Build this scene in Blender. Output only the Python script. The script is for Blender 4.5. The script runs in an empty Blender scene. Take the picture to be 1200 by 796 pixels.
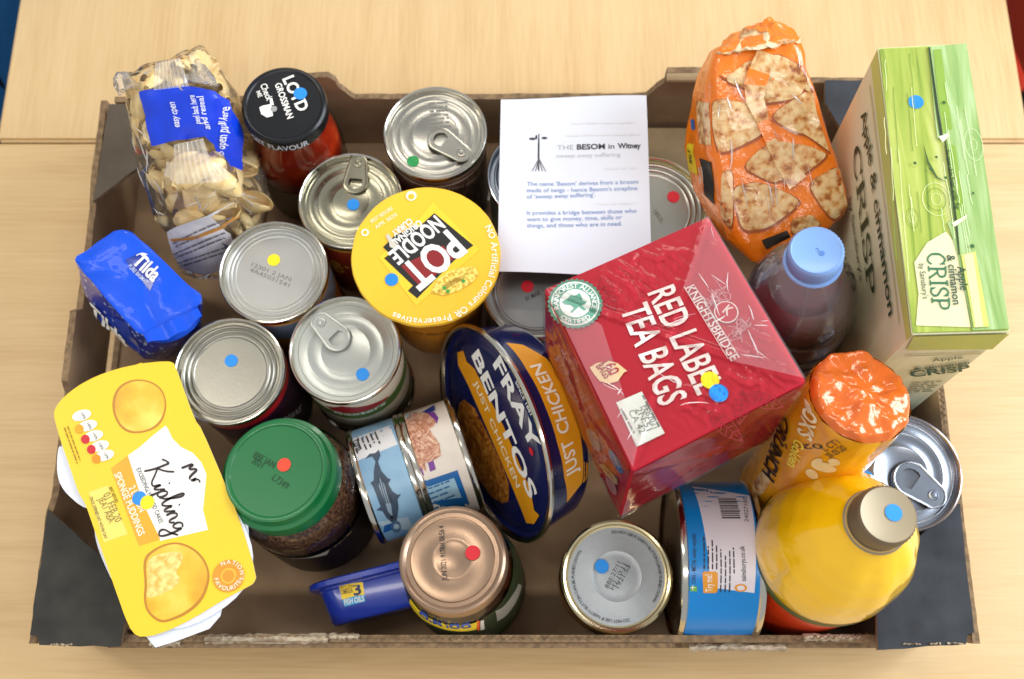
import bpy, bmesh, math, random
from math import sin, cos, pi, radians, sqrt, atan2, floor
from mathutils import Vector as V, Matrix, noise
from mathutils.bvhtree import BVHTree
from mathutils.geometry import tessellate_polygon
random.seed(7)
SC = bpy.context.scene
COL = SC.collection
R = random.uniform

# ------------------------------------------------------------------ camera, world, lights
H, TILT, FOC = .766, radians(17), 1204.
cd = bpy.data.cameras.new('camera')
cam = bpy.data.objects.new('camera', cd); COL.objects.link(cam); SC.camera = cam
cam.location = (0, 0, H); cam.rotation_euler = (TILT, 0, 0)
cd.sensor_width = 36; cd.lens = 36 * FOC / 1200; cd.clip_start = .01; cd.clip_end = 30
cd.dof.use_dof = True; cd.dof.focus_distance = .62; cd.dof.aperture_fstop = 7.0
w = bpy.data.worlds.new('World'); SC.world = w; w.use_nodes = True
bg = w.node_tree.nodes['Background']; bg.inputs[0].default_value = (.95, .97, 1, 1); bg.inputs[1].default_value = .50


def area(name, loc, target, sx, sy, power, col):
    l = bpy.data.lights.new(name, 'AREA'); l.shape = 'RECTANGLE'; l.size = sx; l.size_y = sy
    l.energy = power; l.color = col
    o = bpy.data.objects.new(name, l); COL.objects.link(o); o.location = loc
    o.rotation_euler = (V(target) - V(loc)).to_track_quat('-Z', 'Y').to_euler()
    return o


area('added_glint_strip', (-1.15, .5, 1.9), (0, .2, 0), .16, 1.7, 13, (1, .93, .82))  # added strips in place of plain ceiling light, set for glints on rims
area('added_glint_strip', (.15, 2.0, 1.8), (0, .2, 0), 1.9, .16, 18, (1, .94, .84))  # added far strip, kept out of the flat lids' reflections
area('added_glint_strip', (.0, -.75, 1.9), (0, .2, 0), 1.9, .16, 11, (1, .94, .84))  # added near strip, for crisper highlights and contact shadows
area('window_light', (1.45, .75, .95), (.1, .2, 0), .5, .9, 17, (.86, .93, 1))
area('window_light', (1.45, .12, .95), (.1, .2, 0), .5, .9, 17, (.86, .93, 1))
SC.cycles.transparent_max_bounces = 24
SC.view_settings.view_transform = 'Standard'; SC.view_settings.look = 'None'
SC.view_settings.exposure = 0.0; SC.view_settings.gamma = 1


# ------------------------------------------------------------------ materials
def lin(h):
    h = h.lstrip('#'); o = []
    for i in (0, 2, 4):
        c = int(h[i:i+2], 16) / 255
        o.append(c / 12.92 if c <= .04045 else ((c + .055) / 1.055) ** 2.4)
    return (*o, 1)


MC = {}


def M(col, rough=.5, metal=0., ns=60., na=.12, bs=0., bd=0., coat=0., spec=.5, sub=0.):
    """procedural principled: colour mottled by noise, optional fine relief"""
    k = ('m', col, rough, metal, ns, na, bs, bd, coat, spec)
    if k in MC: return MC[k]
    m = bpy.data.materials.new('material'); m.use_nodes = True; nt = m.node_tree; N = nt.nodes; L = nt.links
    b = N['Principled BSDF']; c = lin(col) if isinstance(col, str) else col
    tc = N.new('ShaderNodeTexCoord'); nz = N.new('ShaderNodeTexNoise'); nz.inputs['Scale'].default_value = ns
    nz.inputs['Detail'].default_value = 3; L.new(tc.outputs['Object'], nz.inputs['Vector'])
    mx = N.new('ShaderNodeMix'); mx.data_type = 'RGBA'
    mx.inputs['A'].default_value = tuple(x * (1 - na) for x in c[:3]) + (1,)
    mx.inputs['B'].default_value = tuple(min(1, x * (1 + na)) for x in c[:3]) + (1,)
    L.new(nz.outputs[0], mx.inputs['Factor']); L.new(mx.outputs['Result'], b.inputs['Base Color'])
    mr = N.new('ShaderNodeMapRange'); mr.inputs[3].default_value = rough * .8; mr.inputs[4].default_value = min(1, rough * 1.2)
    L.new(nz.outputs[0], mr.inputs[0]); L.new(mr.outputs[0], b.inputs['Roughness'])
    b.inputs['Metallic'].default_value = metal; b.inputs['Coat Weight'].default_value = coat
    b.inputs['Coat Roughness'].default_value = .06; b.inputs['Specular IOR Level'].default_value = spec
    if bs:
        n2 = N.new('ShaderNodeTexNoise'); n2.inputs['Scale'].default_value = bs; n2.inputs['Detail'].default_value = 4
        L.new(tc.outputs['Object'], n2.inputs['Vector'])
        bu = N.new('ShaderNodeBump'); bu.inputs['Strength'].default_value = 1; bu.inputs['Distance'].default_value = bd
        L.new(n2.outputs[0], bu.inputs['Height']); L.new(bu.outputs[0], b.inputs['Normal'])
        if coat: L.new(bu.outputs[0], b.inputs['Coat Normal'])
    MC[k] = m
    return m


def ramp_mat(key, vec_scale, stops, rough=.5, tex='noise', detail=4, dist=0., coat=0., bd=0., metal=0, scale=1., rand=1.):
    """texture -> colour ramp material"""
    if key in MC: return MC[key]
    m = bpy.data.materials.new(key); m.use_nodes = True; nt = m.node_tree; N = nt.nodes; L = nt.links
    b = N['Principled BSDF']; tc = N.new('ShaderNodeTexCoord'); mp = N.new('ShaderNodeMapping')
    mp.inputs['Scale'].default_value = vec_scale; L.new(tc.outputs['Object'], mp.inputs[0])
    if tex == 'voronoi':
        t = N.new('ShaderNodeTexVoronoi'); t.inputs['Scale'].default_value = scale; t.inputs['Randomness'].default_value = rand
    else:
        t = N.new('ShaderNodeTexNoise'); t.inputs['Scale'].default_value = scale; t.inputs['Detail'].default_value = detail
        t.inputs['Distortion'].default_value = dist
    L.new(mp.outputs[0], t.inputs['Vector'])
    r = N.new('ShaderNodeValToRGB'); L.new(t.outputs[0], r.inputs[0])
    e = r.color_ramp.elements
    while len(e) < len(stops): e.new(.5)
    for i, (p, c) in enumerate(stops): e[i].position = p; e[i].color = lin(c)
    L.new(r.outputs[0], b.inputs['Base Color']); b.inputs['Roughness'].default_value = rough
    b.inputs['Coat Weight'].default_value = coat; b.inputs['Coat Roughness'].default_value = .08; b.inputs['Metallic'].default_value = metal
    if bd:
        bu = N.new('ShaderNodeBump'); bu.inputs['Distance'].default_value = bd; L.new(t.outputs[0], bu.inputs['Height'])
        L.new(bu.outputs[0], b.inputs['Normal'])
    MC[key] = m
    return m


def film(key, tint='#ffffff', haze=.05, rough=.08, bs=60., bd=.002, refl=1.35, hcol='#ffffff'):
    """thin clear film or glass: straight-through light plus a glossy face"""
    if key in MC: return MC[key]
    m = bpy.data.materials.new(key); m.use_nodes = True; nt = m.node_tree; N = nt.nodes; L = nt.links
    N.remove(N['Principled BSDF']); out = N['Material Output']
    t = N.new('ShaderNodeBsdfTransparent'); t.inputs[0].default_value = lin(tint)
    g = N.new('ShaderNodeBsdfGlossy'); g.inputs['Roughness'].default_value = rough; g.inputs[0].default_value = (1, 1, 1, 1)
    d = N.new('ShaderNodeBsdfDiffuse'); d.inputs[0].default_value = lin(hcol)
    fr = N.new('ShaderNodeFresnel'); fr.inputs[0].default_value = refl
    a = N.new('ShaderNodeMixShader'); a.inputs[0].default_value = haze
    L.new(t.outputs[0], a.inputs[1]); L.new(d.outputs[0], a.inputs[2])
    b = N.new('ShaderNodeMixShader'); L.new(fr.outputs[0], b.inputs[0]); L.new(a.outputs[0], b.inputs[1]); L.new(g.outputs[0], b.inputs[2])
    if bs:
        tc = N.new('ShaderNodeTexCoord'); nz = N.new('ShaderNodeTexNoise'); nz.inputs['Scale'].default_value = bs
        nz.inputs['Detail'].default_value = 3; nz.inputs['Distortion'].default_value = 1.2; L.new(tc.outputs['Object'], nz.inputs['Vector'])
        bu = N.new('ShaderNodeBump'); bu.inputs['Distance'].default_value = bd; L.new(nz.outputs[0], bu.inputs['Height'])
        L.new(bu.outputs[0], g.inputs['Normal']); L.new(bu.outputs[0], fr.inputs['Normal'])
    L.new(b.outputs[0], out.inputs[0])
    MC[key] = m
    return m


TIN = M('#aeaba1', .29, 1., 40, .05, 500, .00006)
TINW = M('#b4b4b0', .36, .75, 40, .05, 500, .00005)
TINR = M('#d8d4c8', .16, 1., 30, .04)
WHITE = M('#f2f1ec', .5); BLACK = M('#141414', .5); INK = M('#2a2a30', .6)
DOTS = {'blue': M('#1187dd', .45), 'red': M('#d1152a', .45), 'green': M('#0a8a42', .45), 'yellow': M('#f7de0e', .45), 'orange': M('#ee4427', .45)}
DOTN = {'blue': 'blue'}


# ------------------------------------------------------------------ geometry helpers
def at(px, py, z):
    """a point of the table scene at height z, measured off the photograph (1200 x 796) with the surveyed camera"""
    u = (px - 600) / FOC; v = (398 - py) / FOC
    d = V((u, sin(TILT) + v * cos(TILT), -cos(TILT) + v * sin(TILT)))
    return V((0, 0, H)) + d * ((z - H) / d.z)


def pxof(P):
    P = V(P) - V((0, 0, H)); f = V((0, sin(TILT), -cos(TILT))); z = P.dot(f)
    return (600 + FOC * P.x / z, 398 - FOC * P.dot(V((0, cos(TILT), sin(TILT)))) / z)


def thing(name, label, cat, loc, group=None):
    o = bpy.data.objects.new(name, None); COL.objects.link(o); o.location = loc; o.empty_display_size = .02
    o['label'] = label; o['category'] = cat; o['kind'] = 'thing'
    if group: o['group'] = group
    return o


def base(o):
    while o.parent: o = o.parent
    return V(o.location)


class G:
    def __init__(s): s.v = []; s.f = []; s.m = []

    def add(s, vs, fs, m=0):
        k = len(s.v); s.v += [V(p) for p in vs]; s.f += [tuple(i + k for i in f) for f in fs]; s.m += [m] * len(fs); return s

    def lathe(s, prof, a, axis=(0, 0, 1), seg=56, m=0, ref=None, ell=1.):
        a = V(a); n = V(axis).normalized(); x = V(ref) if ref else (V((1, 0, 0)) if abs(n.x) < .9 else V((0, 1, 0)))
        x = (x - n * x.dot(n)).normalized(); y = n.cross(x); vs = []; rings = []
        for r, z in prof:
            if r < 1e-6: rings.append([len(vs)]); vs.append(a + n * z)
            else:
                rings.append(list(range(len(vs), len(vs) + seg)))
                for i in range(seg):
                    t = 2 * pi * i / seg; vs.append(a + n * z + x * (r * cos(t)) + y * (r * ell * sin(t)))
        fs = []
        for p, q in zip(rings, rings[1:]):
            for i in range(seg):
                j = (i + 1) % seg
                if len(p) == 1 and len(q) == 1: break
                if len(p) == 1: fs.append((p[0], q[j], q[i]))
                elif len(q) == 1: fs.append((p[i], p[j], q[0]))
                else: fs.append((p[i], p[j], q[j], q[i]))
        return s.add(vs, fs, m)

    def hexa(s, c, m=0):
        """c: 8 corners, bottom 4 (ccw) then top 4"""
        return s.add(c, [(3, 2, 1, 0), (4, 5, 6, 7), (0, 1, 5, 4), (1, 2, 6, 5), (2, 3, 7, 6), (3, 0, 4, 7)], m)

    def box(s, lo, hi, m=0):
        x0, y0, z0 = lo; x1, y1, z1 = hi
        return s.hexa([(x0, y0, z0), (x1, y0, z0), (x1, y1, z0), (x0, y1, z0), (x0, y0, z1), (x1, y0, z1), (x1, y1, z1), (x0, y1, z1)], m)

    def tube(s, pts, r, seg=8, closed=False, flat=1., up=(0, 0, 1), m=0):
        pts = [V(p) for p in pts]; n = len(pts); vs = []; up = V(up)
        for i, p in enumerate(pts):
            a = pts[(i - 1) % n] if (closed or i) else p; b = pts[(i + 1) % n] if (closed or i < n - 1) else p
            t = (b - a).normalized(); u = (up - t * up.dot(t)).normalized(); w_ = t.cross(u)
            rr = r[i] if isinstance(r, (list, tuple)) else r
            for k in range(seg):
                q = 2 * pi * k / seg; vs.append(p + w_ * (rr * cos(q)) + u * (rr * flat * sin(q)))
        fs = []
        for i in range(n if closed else n - 1):
            for k in range(seg):
                j = (i + 1) % n; l = (k + 1) % seg; fs.append((i * seg + k, i * seg + l, j * seg + l, j * seg + k))
        if not closed: fs += [tuple(range(seg))[::-1], tuple((n - 1) * seg + k for k in range(seg))]
        return s.add(vs, fs, m)

    def slab(s, outer, holes, o, x, y, n, th, m=0, me=None):
        """2D outline with holes, extruded by th along n"""
        o, x, y, n = V(o), V(x), V(y), V(n); loops = [outer] + holes; flat = [p for l in loops for p in l]
        tris = tessellate_polygon([[V((a, b, 0)) for a, b in l] for l in loops]); k = len(flat)
        P = [o + x * a + y * b for a, b in flat]; vs = P + [p + n * th for p in P]; fs = []
        for t in tris:
            a, b, c = [V((*flat[i], 0)) for i in t]
            if (b - a).cross(c - a).z < 0: t = t[::-1]
            fs.append(tuple(i + k for i in t)); fs.append(tuple(t[::-1]))
        s.add(vs, fs, m); fs = []; q = 0
        base_ = len(s.v) - 2 * k
        for l in loops:
            nl = len(l)
            for i in range(nl):
                a, b = q + i, q + (i + 1) % nl; s.f.append((base_ + a, base_ + b, base_ + b + k, base_ + a + k)); s.m.append(m if me is None else me)
            q += nl
        return s

    def qloft(s, quads, ex=4., seg=40, m=0, capm=None, dome=(.0, .0), caps=(True, True)):
        """rings on bilinear quads (4 corners each: -x-y, +x-y, +x+y, -x+y), superellipse outline, domed caps"""
        def ring(q, k, off):
            a, b, c, d = [V(p) for p in q]; o = []
            for i in range(seg):
                t = 2 * pi * (i + .5) / seg; e = 2 / ex
                u = k * math.copysign(abs(cos(t)) ** e, cos(t)); v = k * math.copysign(abs(sin(t)) ** e, sin(t))
                o.append((a * (1 - u) * (1 - v) + b * (1 + u) * (1 - v) + c * (1 + u) * (1 + v) + d * (1 - u) * (1 + v)) / 4 + off)
            return o
        def ctr(q): return (V(q[0]) + V(q[1]) + V(q[2]) + V(q[3])) / 4
        rs = []; mats = []
        d0 = (ctr(quads[0]) - ctr(quads[1])).normalized(); d1 = (ctr(quads[-1]) - ctr(quads[-2])).normalized()
        if caps[0]:
            for k in (.02, .25, .5, .7, .85, .95): rs.append(ring(quads[0], k, d0 * dome[0] * (1 - k ** 2.5))); mats.append(1)
        for q in quads: rs.append(ring(q, 1, V((0, 0, 0)))); mats.append(0)
        if caps[1]:
            for k in (.95, .85, .7, .5, .25, .02): rs.append(ring(quads[-1], k, d1 * dome[1] * (1 - k ** 2.5))); mats.append(2)
        vs = [p for r in rs for p in r]; k0 = len(s.v); s.v += vs
        for i in range(len(rs) - 1):
            mm = m
            if capm is not None and (mats[i] == 1 and capm[0] is not None): mm = capm[0]
            if capm is not None and (mats[i + 1] == 2 and capm[1] is not None): mm = capm[1]
            for j in range(seg):
                l = (j + 1) % seg; s.f.append((k0 + i * seg + j, k0 + i * seg + l, k0 + (i + 1) * seg + l, k0 + (i + 1) * seg + j)); s.m.append(mm)
        if caps[0]: s.f.append(tuple(k0 + j for j in range(seg))[::-1]); s.m.append(capm[0] if capm and capm[0] is not None else m)
        if caps[1]: s.f.append(tuple(k0 + (len(rs) - 1) * seg + j for j in range(seg))); s.m.append(capm[1] if capm and capm[1] is not None else m)
        return s

    def subdiv(s, n=1):
        bm = s.bm(); bmesh.ops.subdivide_edges(bm, edges=bm.edges[:], cuts=n, use_grid_fill=True); s.take(bm); return s

    def bm(s):
        bm = bmesh.new(); vv = [bm.verts.new(p) for p in s.v]
        for f, m in zip(s.f, s.m):
            try: q = bm.faces.new([vv[i] for i in f]); q.material_index = m
            except ValueError: pass
        return bm

    def take(s, bm):
        bm.verts.index_update(); s.v = [v.co.copy() for v in bm.verts]; s.f = [tuple(v.index for v in f.verts) for f in bm.faces]
        s.m = [f.material_index for f in bm.faces]; bm.free(); return s

    def rough(s, amp, freq, ridge=0., seed=0):
        bm = s.bm(); bm.normal_update(); off = V((seed, seed * 2.3, seed * .7)); mv = []
        for v in bm.verts:
            q = v.co * freq + off; d = noise.noise(q)
            if ridge: d = d * (1 - ridge) + ridge * (1 - 2.2 * abs(noise.noise(q * 1.7 + V((5, 3, 1)))))
            mv.append(v.normal * (d * amp))
        for v, d in zip(bm.verts, mv): v.co += d
        return s.take(bm)

    def tree(s): return BVHTree.FromPolygons(s.v, s.f)

    def build(s, name, mat, parent, smooth=True, bevel=0., angle=35, label=None, kind=None):
        b = base(parent) if parent else V((0, 0, 0))
        me = bpy.data.meshes.new(name); me.from_pydata([p - b for p in s.v], [], s.f)
        for mm in (mat if isinstance(mat, (list, tuple)) else [mat]): me.materials.append(mm)
        me.polygons.foreach_set('material_index', s.m)
        bm = bmesh.new(); bm.from_mesh(me); bmesh.ops.remove_doubles(bm, verts=bm.verts[:], dist=1e-6)
        bmesh.ops.recalc_face_normals(bm, faces=bm.faces[:])
        if bevel: bmesh.ops.bevel(bm, geom=[e for e in bm.edges if len(e.link_faces) == 2 and e.calc_face_angle(0) > radians(30)], offset=bevel, segments=2, affect='EDGES')
        bm.to_mesh(me); bm.free()
        if smooth:
            me.polygons.foreach_set('use_smooth', [True] * len(me.polygons)); me.set_sharp_from_angle(angle=radians(angle))
        me.update()
        o = bpy.data.objects.new(name, me); COL.objects.link(o)
        if parent: o.parent = parent
        if label: o['label'] = label
        if kind: o['kind'] = kind
        return o


TC = {}


def glyphs(s, bold=0.):
    k = (s, bold)
    if k not in TC:
        c = bpy.data.curves.new('t', 'FONT'); c.body = s; c.offset = bold; c.resolution_u = 3
        o = bpy.data.objects.new('t', c); me = bpy.data.meshes.new_from_object(o)
        v = [(p.co.x, p.co.y) for p in me.vertices]; f = [tuple(p.vertices) for p in me.polygons]
        bpy.data.objects.remove(o); bpy.data.curves.remove(c); bpy.data.meshes.remove(me)
        if not v: v = [(0, 0), (.01, 0), (0, .01)]; f = [(0, 1, 2)]
        x0 = min(p[0] for p in v); x1 = max(p[0] for p in v)
        TC[k] = ([(a - x0, b) for a, b in v], f, x1 - x0)
    return TC[k]


CAP = .66
def ell(cx, cy, rx, ry, rot=0, n=28):
    c, s_ = cos(radians(rot)), sin(radians(rot))
    return [(cx + rx * cos(t) * c - ry * sin(t) * s_, cy + rx * cos(t) * s_ + ry * sin(t) * c) for t in [2 * pi * i / n for i in range(n)]]


class Surf:
    """a printable face: either a plane or a curved mesh; prints are laid a fraction of a millimetre above it"""
    def __init__(s, parent, p=None, n=None, geo=None, px=None, up=None):
        s.par = parent; s.t = geo.tree() if geo else None; s.k = 0
        if s.t:
            P, nn = s.cast(*px); s.o = P; s.n = (V(n) if n else nn).normalized()
        else: s.o = V(p); s.n = V(n).normalized()
        if s.n.dot(V((0, 0, H)) - s.o) < 0: s.n = -s.n
        x = V((1, 0, 0)); x = x - s.n * x.dot(s.n); s.x = x.normalized(); s.y = s.n.cross(s.x)

    def cast(s, px, py):
        d = (at(px, py, 0) - V((0, 0, H))).normalized(); o = V((0, 0, H))
        h = s.t.ray_cast(o, d)
        if h[0] is None:
            h = s.t.find_nearest(at(px, py, .08))
        return h[0], h[1]

    def pt(s, px, py):
        if s.t:
            P = s.cast(px, py)[0]
        else:
            d = (at(px, py, 0) - V((0, 0, H))); P = V((0, 0, H)) + d * ((s.o - V((0, 0, H))).dot(s.n) / d.dot(s.n))
        q = P - s.o; return (q.dot(s.x), q.dot(s.y))

    def out(s, u, v, lift):
        Q = s.o + s.x * u + s.y * v
        if s.t:
            h = s.t.ray_cast(Q + s.n * .12, -s.n, .3)
            if h[0] is None or (h[0] - Q).length > .05: h = s.t.find_nearest(Q)
            nn = h[1] if h[1].dot(s.n) > 0 else -h[1]
            return h[0] + (nn * .6 + s.n * .4) * lift
        return Q + s.n * lift

    def lay(s, v2, fs, mat, name, lift, sub=.004, par=None, label=None):
        s.k += 1; lift = lift + s.k * .000006
        bm = bmesh.new(); vv = [bm.verts.new((a, b, 0)) for a, b in v2]
        for f in fs:
            try: bm.faces.new([vv[i] for i in f])
            except ValueError: pass
        if s.t:
            for _ in range(4):
                es = [e for e in bm.edges if e.calc_length() > sub]
                if not es: break
                bmesh.ops.subdivide_edges(bm, edges=es, cuts=1); bmesh.ops.triangulate(bm, faces=[f for f in bm.faces if len(f.verts) > 3])
        for v in bm.verts: v.co = s.out(v.co.x, v.co.y, lift)
        g = G().take(bm); o = g.build(name, mat, par or s.par, smooth=bool(s.t))
        if label: o['label'] = label
        return o

    def poly(s, pts, mat, name='print', lift=.00012, raw=False, sm=0, **k):
        q = pts if raw else [s.pt(*p) for p in pts]
        for _ in range(sm):
            q = [p for a, b in zip(q, q[1:] + q[:1]) for p in ((a[0] * .75 + b[0] * .25, a[1] * .75 + b[1] * .25), (a[0] * .25 + b[0] * .75, a[1] * .25 + b[1] * .75))]
        return s.lay(q, [tuple(t) for t in tessellate_polygon([[V((a, b, 0)) for a, b in q]])], mat, name, lift, **k)

    def text(s, t, p0, p1, h, mat, bold=.01, name='lettering', lift=.00022, jit=0, fit=True):
        a = V(s.pt(*p0)); b = V(s.pt(*p1)); d = b - a; w_ = d.length; d.normalize(); e = V((-d.y, d.x))
        vs, fs, tw = glyphs(t, bold); sy = h / CAP; sx = w_ / tw if fit else sy
        return s.lay([(a.x + d.x * x * sx + e.x * y * sy, a.y + d.y * x * sx + e.y * y * sy) for x, y in vs], fs, mat, name, lift)

    def arc(s, t, c, r, a0, a1, h, mat, inward=True, bold=.01, name='lettering', lift=.00022):
        """letters round a circle centre c (metres in face coords), from angle a0 to a1 in degrees"""
        V2 = []; F2 = []; n = len(t); ad = [.32 if ch == ' ' else glyphs(ch, bold)[2] + .09 for ch in t]; tot = sum(ad); cum = 0
        for i, ch in enumerate(t):
            cum += ad[i]
            if ch == ' ': continue
            ang = radians(a0 + (a1 - a0) * (cum - ad[i] / 2) / tot); vs, fs, tw = glyphs(ch, bold); sc = h / CAP; k = len(V2)
            sg = -1 if a1 < a0 else 1      # sg -1: tops point outwards
            ux, uy = (cos(ang), sin(ang)) if sg < 0 else (-cos(ang), -sin(ang)); tx, ty = uy, -ux
            bx, by = c[0] + r * cos(ang), c[1] + r * sin(ang)
            V2 += [(bx + (x - tw / 2) * sc * tx + y * sc * ux, by + (x - tw / 2) * sc * ty + y * sc * uy) for x, y in vs]
            F2 += [tuple(j + k for j in f) for f in fs]
        return s.lay(V2, F2, mat, name, lift)

    def disc(s, px, py, r, mat, name='sticker', lift=.0003, **k):
        a, b = s.pt(px, py)
        return s.poly([(a + r * cos(t), b + r * sin(t)) for t in [2 * pi * i / 28 for i in range(28)]], mat, name, lift, raw=True, **k)

    def dot(s, px, py, c, r=.0044): return s.disc(px, py, r, DOTS[c], 'sticker', .00035)

    def strokes(s, strs, fmap, mat, wid, name='lettering', lift=.00022):
        """strs: list of polylines in design space (smoothed); fmap maps design->face metres"""
        V2 = []; F2 = []
        for st in strs:
            p = [V(q) for q in st]
            for _ in range(2):
                q = [p[0]]
                for a, b in zip(p, p[1:]): q += [a * .75 + b * .25, a * .25 + b * .75]
                q.append(p[-1]); p = q
            k = len(V2); n = len(p)
            for i in range(n):
                d = (p[min(i + 1, n - 1)] - p[max(i - 1, 0)]).normalized(); e = V((-d.y, d.x)); ww = wid * (1.0 - .45 * abs(d.x)) * (.5 if i in (0, n - 1) else 1)
                V2 += [fmap(p[i] + e * ww), fmap(p[i] - e * ww)]
            F2 += [(k + 2 * i, k + 2 * i + 2, k + 2 * i + 3, k + 2 * i + 1) for i in range(n - 1)]
        return s.lay(V2, F2, mat, name, lift)


def lines(S, p0, p1, step, n, h, mat, words=None, name='small_print', rag=.15, lift=.0002):
    """n rows of illegible small print (too small to read in the photograph): rows of word-long bars"""
    a = V(S.pt(*p0)); b = V(S.pt(*p1)); d = b - a; L = d.length; d.normalize(); e = V((-d.y, d.x)); v = []; f = []
    for i in range(n):
        x = 0; lim = L * (1 - random.random() * rag)
        while x < lim:
            w_ = min(R(1.2, 4) * h, lim - x)
            o = a + d * x - e * (i * step); k = len(v)
            v += [tuple(o), tuple(o + d * w_), tuple(o + d * w_ + e * h * .55), tuple(o + e * h * .55)]; f.append((k, k + 1, k + 2, k + 3)); x += w_ + h * .5
    return S.lay(v, f, mat, name, lift)


def creases(S, n, region, dirs, ln, lift, mat, seed, wd=.0003, name='film_creases'):
    """thin whitened crease ridges in plastic film"""
    rr = random.Random(seed); g = G(); q = [S.pt(*p) for p in region]; x0, x1 = min(p[0] for p in q), max(p[0] for p in q); y0, y1 = min(p[1] for p in q), max(p[1] for p in q); k = 0; tries = 0
    def inside(x, y):
        c = False
        for (a, b), (c_, d) in zip(q, q[1:] + q[:1]):
            if (b > y) != (d > y) and x < (c_ - a) * (y - b) / (d - b) + a: c = not c
        return c
    while k < n and tries < n * 20:
        tries += 1; x, y = rr.uniform(x0, x1), rr.uniform(y0, y1)
        if not inside(x, y): continue
        k += 1; a = radians(rr.choice(dirs) + rr.uniform(-14, 14)); L = rr.uniform(*ln); cv = rr.uniform(-.5, .5); pts = []; wdt = wd * rr.uniform(.5, 1.5)
        for i in range(7):
            pts.append(S.out(x, y, lift)); x += cos(a) * L / 6; y += sin(a) * L / 6; a += cv / 6 + rr.uniform(-.12, .12)
            if not inside(x, y): break
        if len(pts) > 2: g.tube(pts, [wdt * (.25 + sin(pi * (i + .3) / (len(pts) - .4))) for i in range(len(pts))], seg=5, flat=.7, up=S.n)
    return g.build(name, mat, S.par, kind='stuff')


def cyltext(root, t, c, ax, r, z, a0, a1, h, mat, bold=.02):
    ax = V(ax).normalized(); x = V((1, 0, 0)); x = (x - ax * x.dot(ax)).normalized(); y = ax.cross(x); vs, fs, tw = glyphs(t, bold)
    P = []
    for u, v in vs:
        a = radians(a0 + (a1 - a0) * u / tw); P.append(V(c) + ax * (z + v * h / CAP) + (x * cos(a) + y * sin(a)) * r)
    return G().add(P, fs).build('lettering', mat, root, smooth=False)


# ------------------------------------------------------------------ setting: table leaves, floor, chairs
def wood(key, along, seed, tint):
    m = bpy.data.materials.new(key); m.use_nodes = True; nt = m.node_tree; N = nt.nodes; L = nt.links; b = N['Principled BSDF']
    tc = N.new('ShaderNodeTexCoord'); mp = N.new('ShaderNodeMapping'); mp.inputs['Location'].default_value = (seed, seed, 0)
    mp.inputs['Scale'].default_value = (2.2, 26, 26) if along == 'x' else (26, 2.2, 26); L.new(tc.outputs['Object'], mp.inputs[0])
    n1 = N.new('ShaderNodeTexNoise'); n1.inputs['Scale'].default_value = 1.6; n1.inputs['Detail'].default_value = 6; n1.inputs['Distortion'].default_value = .5
    L.new(mp.outputs[0], n1.inputs['Vector'])
    mp2 = N.new('ShaderNodeMapping'); mp2.inputs['Scale'].default_value = (14, 320, 100) if along == 'x' else (320, 14, 100); L.new(tc.outputs['Object'], mp2.inputs[0])
    n2 = N.new('ShaderNodeTexNoise'); n2.inputs['Scale'].default_value = 1.5; n2.inputs['Detail'].default_value = 2; L.new(mp2.outputs[0], n2.inputs['Vector'])
    n3 = N.new('ShaderNodeTexNoise'); n3.inputs['Scale'].default_value = 3.5; L.new(tc.outputs['Object'], n3.inputs['Vector'])
    r = N.new('ShaderNodeValToRGB'); e = r.color_ramp.elements; e.new(.5)
    for i, (p, c) in enumerate(zip((.25, .5, .8), tint)): e[i].position = p; e[i].color = lin(c)
    a1 = N.new('ShaderNodeMath'); a1.operation = 'MULTIPLY_ADD'; a1.inputs[1].default_value = .45; L.new(n2.outputs[0], a1.inputs[0])
    a2 = N.new('ShaderNodeMath'); a2.operation = 'MULTIPLY'; a2.inputs[1].default_value = .5; L.new(n1.outputs[0], a2.inputs[0]); L.new(a2.outputs[0], a1.inputs[2])
    a3 = N.new('ShaderNodeMath'); a3.operation = 'MULTIPLY_ADD'; a3.inputs[1].default_value = .25; L.new(n3.outputs[0], a3.inputs[0]); L.new(a1.outputs[0], a3.inputs[2])
    a4 = N.new('ShaderNodeMath'); a4.operation = 'SUBTRACT'; a4.inputs[1].default_value = .1; L.new(a3.outputs[0], a4.inputs[0]); L.new(a4.outputs[0], r.inputs[0])
    L.new(r.outputs[0], b.inputs['Base Color']); b.inputs['Roughness'].default_value = .42
    bu = N.new('ShaderNodeBump'); bu.inputs['Distance'].default_value = .00008; L.new(n2.outputs[0], bu.inputs['Height']); L.new(bu.outputs[0], b.inputs['Normal'])
    return m


WD = ('#bf9b67', '#cfaf7d', '#dabd8d')
gf = G().box((-3, -2.5, -.78), (3, 3.5, -.74)); fl = gf.build('floor', M('#3b3a3d', .9, ns=300, na=.3), None, smooth=False); fl['kind'] = 'structure'


def table(label, x0, x1, y0, y1, mat):
    t = thing('wooden_table', label, 'table', ((x0 + x1) / 2, (y0 + y1) / 2, -.74))
    G().box((x0, y0, -.026), (x1, y1, 0)).build('table_top', mat, t, bevel=.0025)
    for xx in (x0 + .05, x1 - .09):
        for yy in (y0 + .05, y1 - .09):
            G().box((xx, yy, -.74), (xx + .04, yy + .04, -.0262)).build('leg', M('#8a8c90', .4, .8), t, bevel=.003)
    return t


table('long pale wooden table the cardboard box stands on, grain running sideways', -.78, .95, -.42, .4045, wood('wood_front', 'x', 3.1, WD))
table('narrower pale wooden table behind the box, pushed up against the first', -.4275, .4295, .4063, 1.25, wood('wood_back', 'y', 8.2, WD))


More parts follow.
